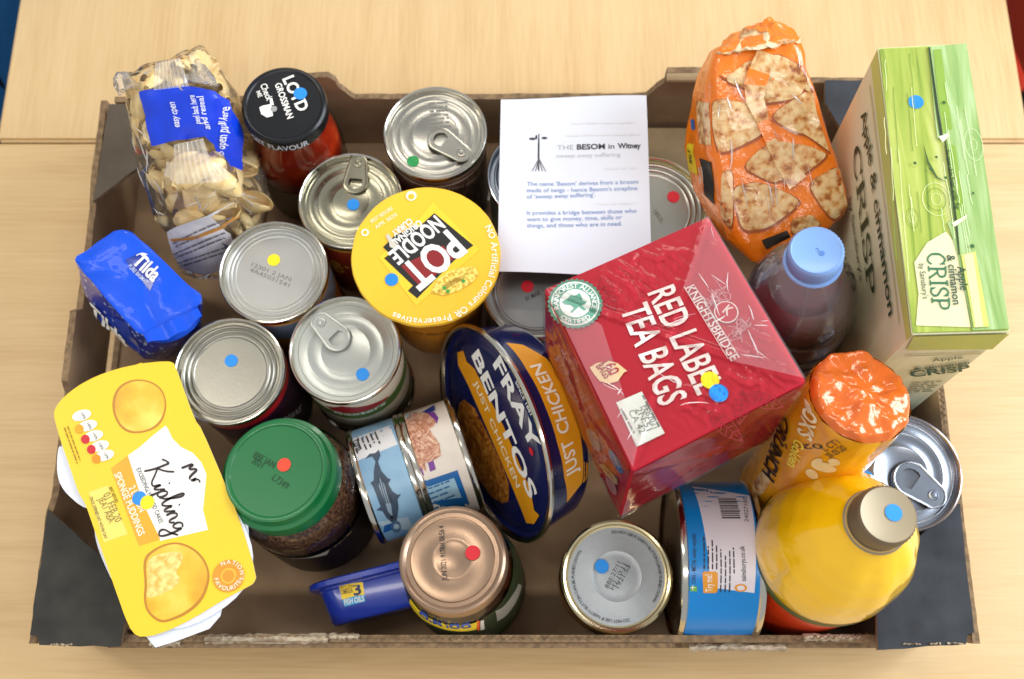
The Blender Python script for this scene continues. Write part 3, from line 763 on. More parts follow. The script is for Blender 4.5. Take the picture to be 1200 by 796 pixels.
gl.add(vs, [(j * n_ + i, j * n_ + (i + 1) % n_, (j + 1) * n_ + (i + 1) % n_, (j + 1) * n_ + i) for j in range(len(rings) - 1) for i in range(n_)]); gl.build('foil_lid', M('#f3c02e', .38, ns=25, na=.04), root)
S = Surf(root, geo=gl, px=(499, 299), n=(0, 0, 1))
S.poly([(508, 237), (562, 293), (488, 359), (444, 302), (478, 272)], M('#f5cc30', .4), lift=.0003)
S.poly([(509, 250), (555, 288), (546, 294), (532, 306), (489, 350), (478, 341), (484, 335), (450, 303), (457, 298), (449, 290), (462, 277), (470, 273), (484, 266), (489, 268)], BLACK, lift=.0004)
S.poly([(519, 288), (533, 302), (494, 338), (470, 312)], M('#8c1d22', .4), lift=.0005)
gl2 = [('NOODLE', (510, 253), (454.6, 298), .0105), ('POT', (524.6, 270), (468, 316), .0195), ('ORIGINAL', (491, 258), (459, 283), .0042), ('CURRY', (480, 256), (458, 273), .0040)]
for tx, p0, p1, hh in gl2: S.text(tx, p0, p1, hh, WHITE, .03, lift=.0007)
S.poly([(452, 277), (455, 274), (466, 288), (462, 292), (457, 290), (456, 284)], M('#c9c5b5', .4), lift=.0006)
NOO = ramp_mat('noodle_print', (1, 1, 1), [(.4, '#cfa22a'), (.55, '#f3dd72')], .4, scale=420, detail=2)
S.poly([(505, 343), (510, 331), (523, 320), (540, 314), (556, 313), (561, 322), (553, 332), (538, 341), (520, 347)], NOO, 'noodle_print', lift=.0006)
for q in range(9):
    aa = R(0, 3); S.strokes([[(R(-1, 1), R(-.6, .6)) for _ in range(4)]], lambda p, q0=S.pt(532, 331): (q0[0] + p.x * .012 + p.y * .003, q0[1] + p.y * .0065 + p.x * .006), M('#a9821e', .5), .035, 'noodle_print', .0008)
for x, y in ((521, 338), (543, 330), (525, 342)): S.disc(x, y, .0013, M('#3f9a3a', .5), 'noodle_print', .0009)
WY = M('#fff6dc', .5)
cc = S.pt(499, 300)
S.arc('NO Artificial Colours OR Preservatives', cc, .0438, 28, -117, .0042, WY, bold=.015, lift=.0004)
S.text('BEST BEFORE', (436, 262), (461, 246), .0025, WY, 0, lift=.0004); S.text('APR 2020', (441, 269), (466, 253), .0025, WY, 0, lift=.0004)
S.disc(482, 230, .0036, WY, 'emblem', .0004); S.disc(482, 231, .0022, YEL, 'emblem', .0005)
S.disc(428, 273, .0026, WY, 'emblem', .0004); S.disc(428, 273, .0015, YEL, 'emblem', .0005)
S.dot(459, 328, 'blue'); 
SB = Surf(root, geo=gb, px=(510, 396)); SB.poly([(478, 397), (510, 404), (545, 396), (545, 388), (510, 395), (478, 389)], M('#e8d9bd', .4)); lines(SB, (480, 394), (542, 394), .004, 2, .003, M('#7a4a12', .5))

# ------------------------------------------------------------------ glass jars
GLASS = film('glass_jar', haze=.0, bs=0, rough=.04, refl=1.45)
def jar(label, top, base_, rbody, rlid, lidh, H_, content, lidmat, cat='jar', name='glass_jar', prof=None, fill=.93):
    top, base_ = V(top), V(base_); ax = (top - base_).normalized(); L = (top - base_).length
    root = thing(name, label, cat, base_)
    pr = prof or [(0, .001), (.85, .001), (.97, .05), (1, .1), (1, .55), (.97, .66), (.86, .76), (rlid / rbody * .93, .84), (rlid / rbody * .9, .92)]
    G().lathe([(r * rbody, z * L) for r, z in pr], base_, ax, 64).build('glass', GLASS, root)
    G().lathe([(0, .004)] + [(max(r * rbody - .0018, 0), z * L + (.003 if z < .01 else 0)) for r, z in pr if z < fill and r > 0] + [(0, L * (fill - .02))], base_, ax, 64).build('contents', content, root)
    return root, ax, L


def screwlid(root, top, ax, r, h, mat, inner=None, knurl=0, label=None):
    G().lathe([(r * .985, -h), (r, -h + .0006), (r, -.003), (r - .0006, -.0012), (r - .0022, 0), (r - .0035, -.0003), (r - .0045, -.0012)], top, ax, 80).build('lid_rim', mat, root)
    return G().lathe([(r - .0045, -.0012), (r * .62, -.0012), (r * .58, -.0004), (r * .3, -.0006), (0, -.0006)] if inner is None else inner, top, ax, 80).build('lid', mat, root)


# pasta sauce jar, black lid
SAUCE = ramp_mat('red_sauce', (1, 1, 1), [(.35, '#8d1f08'), (.6, '#b8360f'), (.72, '#d2692a')], .35, scale=70, detail=6, coat=.3)
tp = V((-.1548, .3566, .146)); bs_ = V((-.161, .3605, .004))
root, ax, L = jar('glass jar of red sauce with a black printed lid by the back wall', tp, bs_, .0335, .028, .014, .14, SAUCE, None)
BLK = M('#15171c', .3, .3, 40, .1)
gb = G().lathe([(.0337, .012), (.0337, .066)], bs_, ax); gb.build('label_wrap', M('#4b3f2a', .5, ns=120, na=.5), root)
gr = G().lathe([(.0286, -.0125), (.029, -.012), (.029, -.003), (.0285, -.0012), (.027, 0), (.0258, -.0003), (.0248, -.0012)], tp, ax, 80); gr.build('lid_rim', BLK, root)
G().lathe([(.0248, -.0012), (0, -.0008)], tp, ax, 80).build('lid', BLK, root)
S = Surf(root, p=tp - ax * .0006, n=ax)
S.text('LOYD', (331, 93), (350, 132), .0075, WHITE, .03); S.text('GROSSMAN', (322, 99), (337, 140), .0042, WHITE, .02)
S.text('Check', (305, 100), (313, 119), .0042, WHITE, .015); S.text('ME', (300, 108), (303, 115), .0028, WHITE, .015)
for pp in ([(308, 124), (318, 122), (320, 136), (313, 138), (306, 134), (304, 126)], [(316, 116), (319, 115), (321, 123), (317, 124)]): S.poly(pp, WHITE, 'emblem')
S.disc(321, 128, .0022, M('#9a9a9a', .5), 'emblem'); S.dot(352, 110, 'blue', .0046)
cyltext(root, 'GET FLAVOUR', tp, ax, .0294, -.0105, 222, 305, .0062, M('#c9ccd6', .5))

# coffee jar, green lid
COF = ramp_mat('coffee', (1, 1, 1), [(.3, '#2b180e'), (.5, '#6a4229'), (.7, '#a37c58')], .5, scale=420, detail=3, bd=.003)
tp = at(323, 551, .122); bs_ = at(360, 585, .05); ax = (tp - bs_).normalized(); bs_ = tp - ax * (.118 / ax.z)
root, ax, L = jar('oval coffee jar with a bright green plastic lid and orange dot', tp, bs_, .0430, .033, .02, .11, COF, None, prof=[(0, .001), (.86, .001), (.97, .05), (1, .12), (1, .62), (.97, .72), (.84, .79), (.77, .83), (.76, .92)])
G().lathe([(.0434, L * .08), (.0434, L * .5)], bs_, ax).build('label_wrap', M('#1b130e', .4, ns=200, na=.5), root)
gb = G().lathe([(.0436, L * .1), (.0436, L * .49)], bs_, ax)
GRN = M('#0c6b36', .32, ns=30, na=.06, coat=.2)
G().lathe([(.0368, -.021), (.0375, -.0205), (.0375, -.009), (.037, -.0075), (.0345, -.0068), (.0338, -.0055), (.0335, -.0022), (.033, -.0006), (.0315, 0), (.0302, -.0003), (.0294, -.0012)], tp, ax, 80).build('lid_rim', GRN, root)
G().lathe([(.0294, -.0012), (0, -.0012)], tp, ax, 80).build('lid', GRN, root)
S = Surf(root, p=tp - ax * .0011, n=ax); S.dot(333, 545, 'orange', .0044)
DG = M('#083d22', .5); S.text('BBE JAN', (296, 536), (320, 549), .0042, DG, 0); S.text('2021', (294, 542), (306, 549), .0036, DG, 0); S.text('L7349', (318, 562), (335, 574), .0042, DG, 0)
SB = Surf(root, geo=gb, px=(375, 640)); SB.text('INSTANT COFFEE', (350, 650), (412, 622), .005, M('#c9b08a', .5), .01); SB.poly([(330, 652), (360, 654), (383, 650), (382, 642), (358, 646), (332, 644)], M('#a9a39a', .4))

# brown sauce jar, bronze lid
tp = at(530, 655, .12); bs_ = V((tp.x + .008, tp.y - .012, .005))
root, ax, L = jar('glass jar of brown sauce with a bronze metal lid and red dot', tp, bs_, .0395, .033, .012, .1, ramp_mat('brown_sauce', (1, 1, 1), [(.35, '#2a1006'), (.65, '#5a2c14')], .3, scale=90, coat=.3), None, prof=[(0, .001), (.85, .001), (.97, .04), (1, .09), (1, .42), (.985, .52), (.94, .66), (.87, .80), (.80, .88), (.78, .93)])
lp_ = [(.0398, L * .15), (.0398, L * .43), (.0392, L * .53), (.0374, L * .67), (.0358, L * .74)]; gb = G().lathe(lp_ + [(0, L * .76)], bs_, ax); G().lathe(lp_, bs_, ax).build('label_wrap', M('#26301a', .4, ns=90, na=.4), root)
BRZ = M('#a88c75', .30, .8, 30, .04, 300, .00004)
G().lathe([(.0330, -.0125), (.034, -.012), (.0342, -.0105), (.0336, -.009), (.0338, -.003), (.033, -.0008), (.0315, 0), (.0302, -.0006), (.029, -.0016), (.0265, -.0018)], tp, ax, 80).build('lid_rim', BRZ, root)
G().lathe([(.0265, -.0018), (.0258, -.0008), (.025, -.0006), (.0145, -.0006), (.0135, -.0010), (.0105, -.0010), (.0095, -.0005), (0, -.0004)], tp, ax, 80).build('lid', BRZ, root)
S = Surf(root, p=tp - ax * .0002, n=ax); S.text('JUN 2021 917RH 08:56 4', (524, 680), (520, 616), .0032, INK, 0); S.dot(554, 648, 'red', .0046)
SB = Surf(root, geo=gb, px=(525, 735)); SB.poly([(480, 706), (492, 722), (510, 733), (535, 739), (558, 737), (560, 728), (535, 729), (512, 723), (495, 713), (482, 698)], M('#e3c41c', .4), lift=.0005)
SB.text('DOLMIO', (552, 727), (492, 712), .0058, M('#1d3f8f', .4), .03, lift=.0009)
SB.poly([(559, 738), (562, 738), (562, 727), (559, 727)], M('#e0531c', .4), lift=.0005); SB.poly([(563, 738), (568, 737), (567, 726), (563, 727)], M('#cfc6b8', .4), lift=.0004)
SB2 = Surf(root, geo=gb, px=(600, 700)); SB2.poly([(582, 728), (592, 722), (604, 706), (611, 686), (607, 684), (598, 700), (588, 712), (580, 716)], M('#8a8273', .4), lift=.0003)

# ------------------------------------------------------------------ small blue fish tin on its edge
root = thing('fish_tin', 'small dark blue oblong fish tin standing on its long side, yellow and cyan badge', 'tin', (-.1, .045, .004))
BL2 = M('#1433a0', .22, ns=30, na=.06, coat=.4)
u = (at(465, 661, .058) - at(358, 688, .058)); u.z = 0; u.normalize(); vv = V((-u.y, u.x, 0)); vv.normalize(); O = at(358, 688, .06)
def rr2(x0, x1, z0, z1, r, y, n=6):
    o = []
    for cx, cz, a0 in ((x1 - r, z1 - r, 0), (x0 + r, z1 - r, 90), (x0 + r, z0 + r, 180), (x1 - r, z0 + r, 270)):
        for i in range(n + 1): aa = radians(a0 + 90 * i / n); o.append(O + u * (cx + r * cos(aa)) + V((0, 0, cz - .06 + r * sin(aa))) + vv * y)
    return o
def rings(rs, caps=True):
    g = G(); k = len(rs[0]); vs = [p for r in rs for p in r]; fs = [(i * k + j, i * k + (j + 1) % k, (i + 1) * k + (j + 1) % k, (i + 1) * k + j) for i in range(len(rs) - 1) for j in range(k)]
    if caps: fs += [tuple(range(k))[::-1], tuple((len(rs) - 1) * k + j for j in range(k))]
    return g.add(vs, fs)
g = rings([rr2(.0135, .090, .011, .049, .009, -.029), rr2(.0115, .092, .0095, .0515, .010, -.0285), rr2(.0100, .0935, .0085, .0530, .011, -.0265), rr2(.0065, .097, .006, .0560, .012, -.006), rr2(.0055, .098, .005, .057, .012, -.005), rr2(.0055, .098, .005, .057, .012, -.002)]); g.build('tub', BL2, root)
rings([rr2(.001, .1025, .001, .0605, .015, -.0035), rr2(0, .1035, .0, .0615, .015, -.0028), rr2(0, .1035, .0, .0615, .015, .0005), rr2(.001, .1025, .001, .0605, .015, .0014), rr2(.004, .0995, .004, .0575, .022, .0014), rr2(.006, .0975, .006, .0555, .021, -.001)]).build('flange', BL2, root)
S = Surf(root, geo=g, px=(412, 692), n=(0, -.3, .95))
S.poly([(397, 687), (411, 684), (425, 682), (427, 697), (414, 699), (401, 703)], M('#f2cf1f', .4)); S.poly([(401, 703), (414, 699), (427, 697), (428, 705), (404, 711)], M('#27a3dc', .4))
S.text('3', (415, 698), (424, 696), .0068, M('#16235e', .4), .03, lift=.0003); S.text('OMEGA', (400, 697), (414, 694), .003, M('#7b5a10', .4), .02, lift=.0003); S.text('RICH IN', (399, 691), (413, 688), .0022, M('#7b5a10', .4), .0, lift=.0003); S.text('FISH OILS', (404, 709), (427, 704), .0032, WHITE, .02, lift=.0003)

# ------------------------------------------------------------------ leaflet
root = thing('leaflet', 'white printed leaflet with blue paragraphs lying on top of the cans', 'leaflet', (.043, .31, .112))
Q = [at(583, 320, .1095), at(764, 326, .1115), at(757, 114, .1135), at(587, 116, .1135)]; g = G(); n_ = 14; vs = []
for j in range(n_ + 1):
    for i in range(n_ + 1):
        a, b = i / n_, j / n_; p = (Q[0] * (1 - a) + Q[1] * a) * (1 - b) + (Q[3] * (1 - a) + Q[2] * a) * b
        p.z += .0024 * sin(pi * a) * (1 - b) + .0020 * cos(4 * a + 3 * b) + .001; vs.append(p)
g.add(vs, [(j * 15 + i, j * 15 + i + 1, j * 15 + i + 16, j * 15 + i + 15) for j in range(n_) for i in range(n_)])
g2 = G().add([p - V((0, 0, .0002)) for p in vs], [f[::-1] for f in g.f])
gg = G().add(g.v, g.f); gg.add(g2.v, g2.f); gg.build('sheet', M('#dde1ec', .7, ns=15, na=.02), root)
S = Surf(root, geo=g, px=(670, 220), n=(0, 0, 1)); BI = M('#6f8fc0', .7); GI = M('#b9b9c0', .7)
S.text('THE', (653, 176), (672, 175.6), .0035, M('#a9a9b2', .7), .0); S.text('BESOM', (676, 175.5), (709, 174.7), .0037, INK, .03); S.text('in', (713, 174.6), (720, 174.4), .0036, INK, .01); S.text('Witney', (724, 174.2), (751, 173.6), .0037, INK, .03)
S.text('sweep away suffering', (652, 185), (727, 183.5), .0028, GI, 0)
for tx, y, x1 in (('The name \'Besom\' derives from a broom', 218, 748), ('made of twigs - hence Besom\'s strapline', 225.5, 747), ('of \'sweep away suffering\'.', 233, 698), ('It provides a bridge between those who', 252, 746), ('want to give money, time, skills or', 259.5, 729), ('things, and those who are in need.', 267, 729)):
    S.text(tx, (617.5, y), (x1, y - 2.6), .0029, BI, .004)
for y, x0, x1 in ((146, 670, 750), (160, 664, 750), (199, 708, 748), (240, 700, 752)): lines(S, (x0, y), (x1, y - 1), .004, 1, .003, M('#dcdde4', .7))
S.poly([(630, 199), (630.3, 170), (631, 157), (632, 157), (632.3, 170), (632, 199)], INK, 'emblem'); S.poly(ell(624, 163, 4, 1.5), INK, 'emblem'); S.poly(ell(638, 162, 3.5, 1.4), INK, 'emblem'); S.poly(ell(628.5, 161, 1.2, 2.6), INK, 'emblem')
for dx in (-8, -4, 0, 4, 8): S.poly([(631, 186), (631 + dx, 201), (632 + dx, 201), (632, 186)], M('#5a5a62', .6), 'emblem')

# ------------------------------------------------------------------ tea box in film
SF = .83
def sc(p): return V((0, 0, H)) + (V(p) - V((0, 0, H))) * SF
def topc(px, py, z): return at(px, py, H - (H - z) * SF)
A_, B_, C_, D_ = topc(741, 552, .1197), topc(638, 339, .1034), topc(945, 447, .1172), topc(830, 254, .1009)
dn = (sc((.0803, .0991, 0)) - sc((.0764, .113, .1197)))
root = thing('tea_box', 'red cube carton of tea bags wrapped in shiny clear film, the biggest red thing', 'tea box', A_ + dn)
RED = M('#c02236', .5, ns=12, na=.05, spec=.25)
G().hexa([A_ + dn, C_ + dn, D_ + dn, B_ + dn, A_, C_, D_, B_]).build('carton', RED, root, smooth=False, bevel=.0008)
nt = (C_ - A_).cross(B_ - A_).normalized(); S = Surf(root, p=(A_ + B_ + C_ + D_) / 4 + nt * .0009, n=nt)
CRM = M('#efe3e0', .5); RD = M('#96172a', .5)
S.text('RED LABEL', (763, 333), (833, 465), .0135, WHITE, .012) if 0 else None
S.text('RED LABEL', (759, 344), (818, 464), .0150, CRM, .016); S.text('TEA BAGS', (727, 363), (774, 477), .0150, CRM, .016)
S.text('KNIGHTSBRIDGE', (803, 338), (857, 424), .0052, CRM, .012)
for p0, p1 in (((801, 336), (853, 421)), ((814, 336), (866, 419))): 
    S.poly([p0, (p0[0] + .8, p0[1] - .3), (p1[0] + .8, p1[1] - .3), p1], CRM)
S.disc(851, 366, .0068, CRM, 'emblem', .00025); S.disc(851, 366, .0061, RED, 'emblem', .00035); S.text('K', (846, 366), (853, 371), .0058, CRM, .02, lift=.0005)
for x, y, k in ((838, 347, 1), (866, 386, 2), (833, 352, 3), (860, 392, 4), (846, 345, 5), (872, 380, 6)):
    rr = random.Random(k); S.strokes([[(rr.uniform(-1, 1), rr.uniform(-1, 1)) for _ in range(7)], [(rr.uniform(-1, 1), rr.uniform(-1, 1)) for _ in range(6)]], lambda p, q0=S.pt(x, y): (q0[0] + p.x * .0055, q0[1] + p.y * .006), M('#dda0a6', .5), .05, 'emblem', .0003)
# frog seal
TEAL = M('#5f9c86', .5); a0 = S.pt(674, 356)
S.poly([(a0[0] + (.0147 + .0011 * (i % 2)) * cos(2 * pi * i / 64), a0[1] + (.0147 + .0011 * (i % 2)) * sin(2 * pi * i / 64)) for i in range(64)], TEAL, 'seal', .0002, raw=True)
S.disc(674, 356, .0137, M('#e8ece6', .5), 'seal', .0003); S.disc(674, 356, .0128, TEAL, 'seal', .0004); S.disc(674, 356, .0088, M('#e8ece6', .5), 'seal', .0005)
S.arc('RAINFOREST ALLIANCE', a0, .0094, 200, -20, .0028, WHITE, bold=.01, lift=.0006); S.arc('CERTIFIED', a0, .0125, 225, 315, .0026, WHITE, bold=.01, lift=.0006)
def fr(pts): return [(a0[0] + x * .0085, a0[1] + y * .0085) for x, y in pts]
S.poly(fr([(-.9, .1), (-.5, .35), (-.3, .6), (.0, .55), (.3, .75), (.45, .5), (.5, .2), (.8, .1), (.6, -.1), (.4, -.15), (.75, -.5), (.55, -.55), (.2, -.25), (.1, -.4), (-.2, -.7), (-.35, -.65), (-.1, -.35), (-.3, -.15), (-.7, -.1)]), TEAL, 'seal', .0006, raw=True)
# leaf badge
S.poly([(691, 431), (699, 426), (713, 423), (724, 426), (731, 432), (735, 435), (731, 437), (724, 447), (713, 450), (703, 447), (697, 440)], M('#ecd3a6', .5), 'badge')
S.text('160', (703, 437), (722, 434), .0062, M('#b5552c', .5), .02, lift=.0004) if 0 else S.text('160', (706, 425), (716, 441), .0055, RD, .02, lift=.0004); S.text('BAGS', (698, 430), (709, 445), .0042, RD, .02, lift=.0004)
S.poly([(722, 472), (752, 459), (779, 508), (746, 524)], M('#e3e6e0', .5), 'date_panel')
for k, tx in enumerate(('FEB2021', '2N:51', 'CA 42')): S.text(tx, (752 - k * 8, 477 + k * 3), (766 - k * 8, 503 + k * 3), .0036, INKL, 0, lift=.0003)
lines(S, (752, 464), (773, 504), .003, 1, .002, INKL); lines(S, (727, 480), (746, 516), .003, 1, .002, INKL)
S.dot(832, 446, 'yellow', .0050); S.dot(842, 461, 'blue', .0052)
for x, y, ang, sz in ((712, 345, -70, 24), (850, 500, -45, 26), (868, 478, -100, 22), (895, 470, -20, 24)):     # tone-on-tone leaf line work
    c_, s2 = cos(radians(ang)), sin(radians(ang)); L_ = []
    for sgn in (1, -1): L_.append([(-1, 0), (-.5, .35 * sgn), (0, .42 * sgn), (.5, .3 * sgn), (1, 0)])
    L_.append([(-1.2, 0), (0, .03), (1, 0)]); L_ += [[(-.5 + k * .3, 0), (-.35 + k * .3, .3)] for k in range(4)] + [[(-.5 + k * .3, 0), (-.35 + k * .3, -.3)] for k in range(4)]
    S.strokes(L_, lambda p, q0=S.pt(x, y), sz=sz * .00045, c_=c_, s2=s2: (q0[0] + sz * (p.x * c_ - p.y * s2), q0[1] + sz * (p.x * s2 + p.y * c_)), M('#8f1a2a', .5), .02, 'leaf_print', .00018)
# left side face prints
nl = (B_ - A_).cross(dn).normalized(); SL = Surf(root, p=(A_ + B_) / 2 + dn * .5, n=nl)
if SL.n.dot(nl) > 0: SL.o = SL.o + SL.n * .0008
SL.poly([(644, 352), (655, 372), (738, 548), (735, 556), (690, 500), (655, 420)], M('#c8321e', .4, ns=60, na=.35), 'print')
SL.poly(ell(722, 541, 4, 16, -28), M('#2f77b5', .4), 'badge', .0003); SL.text('FAIRLY', (717, 529), (727, 550), .0032, WHITE, .01, lift=.0005)
SL.poly([(702, 543), (708, 544), (724, 562), (724, 568), (716, 566)], M('#c9a878', .5), 'badge', .0003); SL.text('160', (708, 549), (719, 562), .004, RD, .01, lift=.0005)
SL.poly(ell(717, 569, 4, 12, -25), M('#c58a88', .5), 'cup_print', .0003); SL.poly(ell(696, 515, 5, 15, -27), M('#b8867c', .5), 'cup_print', .0003)
# shrink film
FM = film('shrink_film', haze=.0, rough=.16, bs=0, refl=1.28)
def filmface(P00, P10, P11, P01, nn, amp, seed, nx=110):
    g = G(); vs = []
    for j in range(nx + 1):
        for i in range(nx + 1):
            a, b = i / nx, j / nx; p = (P00 * (1 - a) + P10 * a) * (1 - b) + (P01 * (1 - a) + P11 * a) * b
            e = min(a, b, 1 - a, 1 - b) * 14; e = min(1, e)
            d = abs(a - b); d2 = abs(a + b - 1)
            q = V(((a - .5) * 9 + (b - .5) * 5, (a - .5) * -2.2 + (b - .5) * 2.2, seed)); q2 = V((a * 22 - b * 9, b * 3 + a * 4, seed + 4))
            mk = max(0, noise.noise(V((a * 3, b * 3, seed + 9))) + .25)
            h = amp * e * mk * (math.exp(-(noise.noise(q) / .05) ** 2) + .7 * math.exp(-(noise.noise(q * 1.9) / .06) ** 2) + .5 * math.exp(-(noise.noise(q2) / .07) ** 2)) * .45 + amp * .12 * noise.noise(V((a * 2.5, b * 2.5, seed))) * e
            h += .0010 * math.exp(-(d2 * 38) ** 2) * e + .0008 * math.exp(-(d * 38) ** 2) * e
            vs.append(p + nn * (.0012 + h))
    g.add(vs, [(j * (nx + 1) + i, j * (nx + 1) + i + 1, (j + 1) * (nx + 1) + i + 1, (j + 1) * (nx + 1) + i) for j in range(nx) for i in range(nx)]); return g
g = filmface(A_, C_, D_, B_, nt, .0021, 2.2)
ns_ = (C_ - A_).cross(dn).normalized(); ns_ = ns_ if ns_.y < 0 else -ns_
g.v += []; g3 = filmface(A_ + dn, C_ + dn, C_, A_, ns_, .003, 5.5, 40); nl2 = nl if nl.x < 0 else -nl; g4 = filmface(B_ + dn, A_ + dn, A_, B_, nl2, .003, 9.5, 40)
g.add(g3.v, g3.f); g.add(g4.v, g4.f); g.build('film_wrap', FM, root)
# folded film triangle: a second, hazier layer over the right-hand side
f2 = film('film_fold', haze=.09, rough=.14, bs=0, refl=1.3, hcol='#ffe9ee')
S.k = 0
S.poly([(829, 256), (943, 446), (858, 426), (800, 340)], f2, 'film_fold', .0032); S.poly([(741, 550), (640, 340), (655, 352), (705, 384), (748, 520)], f2, 'film_fold', .0032)

CRS = film('crease_film', haze=.5, rough=.15, bs=0, refl=1.6)
S.t = None
creases(S, 14, [(829, 262), (936, 440), (862, 420), (800, 345)], [-60, -50, 100, 20, -10], (.006, .016), .0034, CRS, 3, .00022)
creases(S, 6, [(740, 535), (650, 350), (700, 380), (745, 500)], [-60, -30, 60, 110], (.006, .018), .0034, CRS, 4, .0002)
creases(S, 7, [(760, 290), (830, 262), (930, 440), (760, 530), (700, 420)], [-60, -45, -70, 30], (.006, .018), .0026, CRS, 5, .00018)

# ------------------------------------------------------------------ cereal carton
K = dict(A=V((.2198, .1680, .2263)), B=at(1184, 389, .2296), C=at(1133.5, 50.5, .2261), D=at(1028.5, 56, .2227), a=V((.2324, .1645, .0064)), b=V((.2873, .1642, .0098)), c=V((.2885, .3468, .0063)), d=V((.2337, .3471, .0045)))
K['A'] = at(1068.5, 392, .2263)
root = thing('cereal_carton', 'tall green and cream cereal carton standing upright at the right wall', 'cereal box', K['a'])
CREAM = ramp_mat('cream_wood', (12, 1, 1), [(.3, '#d2d0aa'), (.7, '#e4e1c2')], .5, scale=14)
GRW = ramp_mat('green_wood', (18, 1.6, 6), [(.3, '#6f8a2c'), (.45, '#97ab40'), (.6, '#b2be5b'), (.8, '#d0d496')], .42, scale=5, detail=8, dist=1.6)
g = G(); g.add([K[k] for k in 'abcdABCD'], [(3, 2, 1, 0), (0, 1, 5, 4), (1, 2, 6, 5), (2, 3, 7, 6), (3, 0, 4, 7)], 0); g.add([K[k] for k in 'ABCD'], [(0, 1, 2, 3)], 1)
g.build('carton', [CREAM, M('#a9bd4e', .45)], root, smooth=False, bevel=.0007)
nt = (K['B'] - K['A']).cross(K['D'] - K['A']).normalized(); S = Surf(root, p=(K['A'] + K['B'] + K['C'] + K['D']) / 4 + nt * .0006, n=nt)
DK = M('#21402a', .5)
# two top flaps: lower one and the tucked slotted one
S.poly([(1070, 390), (1140, 388), (1123, 290), (1108, 160), (1095, 56), (1031, 58), (1048, 220)], GRW, 'end_flap', .0002)
def flap(pts, z0, z1, mat, name='end_flap'):
    q = [S.pt(*p) for p in pts]
    if sum(a[0] * b[1] - b[0] * a[1] for a, b in zip(q, q[1:] + q[:1])) < 0: q = q[::-1]
    G().slab(q, [], S.o + S.n * z0, S.x, S.y, S.n, z1 - z0).build(name, mat, root, smooth=False)
GRW2 = ramp_mat('green_wood_pale', (22, 1.4, 6), [(.3, '#769d52'), (.45, '#94b369'), (.6, '#abc68a'), (.8, '#cddcb8')], .38, scale=5, detail=8, dist=2.2)
flap([(1087, 56), (1132, 52), (1150, 170), (1166, 280), (1182, 386), (1139, 388), (1122, 300), (1110, 262), (1118, 258), (1114, 240), (1108, 162), (1098, 163), (1094, 130)], .0004, .0011, GRW2)
S.poly([(1093, 60), (1102, 59), (1109, 110), (1115, 152), (1104, 158), (1098, 110)], M('#86a83c', .45), 'tuck_slot', .0013); S.poly([(1106, 168), (1118, 172), (1131, 252), (1118, 262), (1112, 215)], M('#83a537', .45), 'tuck_slot', .0013)
S.poly([(1087, 57), (1089, 57), (1099, 130), (1104, 160), (1100.5, 160), (1096, 130)], M('#26361a', .7), 'slot_gap', .0014); S.poly([(1106, 168), (1108, 168), (1121, 262), (1124, 300), (1122.4, 300), (1117, 255)], M('#2c3d1c', .7), 'slot_gap', .0014)
S.poly([(1099, 162), (1111, 157), (1112, 161), (1104, 168)], M('#e6ead0', .6), 'torn_tab', .0014); S.poly([(1114, 263), (1132, 253), (1132, 257), (1118, 267)], M('#dfe6bf', .6), 'torn_tab', .0014)
S.text('To open slide finger under flap', (1106.5, 177), (1119.5, 247), .0021, M('#1c2b12', .5), .006, lift=.0018)
CP = M('#dfd9ae', .45, ns=60, na=.08)
S.poly([(1073, 382), (1076, 345), (1071, 308), (1086, 285), (1108, 272), (1121, 288), (1137, 384)], CP, 'panel_print', .0006) ; S.poly([(1125, 300), (1142, 296), (1150, 340), (1158, 384), (1140, 385)], M('#c9cf6a', .45), 'panel_print', .0016); S.poly([(1128, 300), (1139, 298), (1151, 384), (1142, 385)], M('#ddd9a0', .45), 'panel_print', .0017)


def slabserif(S, word, p0, p1, h, mat, lift):
    """bold slab-serif capitals C R I S P"""
    a = V(S.pt(*p0)); b = V(S.pt(*p1)); d = b - a; W = d.length; d.normalize(); e = V((-d.y, d.x))
    GL = {'C': ([[(.78, .8), (.6, .97), (.38, .97), (.1, .75), (.08, .5), (.1, .25), (.38, .03), (.62, .03), (.82, .22)]], [(.76, .66, .84, .98)], .92),
          'R': ([[(.2, .95), (.55, .95), (.78, .85), (.78, .6), (.55, .5), (.2, .5)], [(.45, .5), (.6, .35), (.85, .04)]], [(.14, 0, .3, 1), (.02, 0, .42, .08), (.02, .92, .2, 1), (.74, 0, .96, .08)], 1.0),
          'I': ([], [(.14, 0, .3, 1), (.02, 0, .42, .08), (.02, .92, .42, 1)], .48),
          'S': ([[(.62, .8), (.5, .96), (.28, .96), (.1, .82), (.14, .62), (.4, .5), (.62, .36), (.64, .16), (.42, .03), (.2, .04), (.08, .2)]], [(.6, .68, .67, .98), (.05, .02, .12, .3)], .74),
          'P': ([[(.2, .95), (.55, .95), (.78, .85), (.78, .56), (.55, .44), (.2, .44)]], [(.14, 0, .3, 1), (.02, 0, .42, .08), (.02, .92, .2, 1)], .88)}
    tot = sum(GL[c][2] for c in word); sx = W / tot; x = 0
    for ch in word:
        st, rc, wd = GL[ch]
        f = lambda p, x=x: (a.x + d.x * (x + p.x) * sx + e.x * p.y * h, a.y + d.y * (x + p.x) * sx + e.y * p.y * h)
        for i, (x0, y0, x1, y1) in enumerate(rc):
            S.poly([f(V(q)) for q in ((x0, y0), (x1, y0), (x1, y1), (x0, y1))], mat, 'letter', lift, raw=True)
        for s0 in st: S.strokes([s0], f, mat, .082, 'letter', lift)
        x += wd


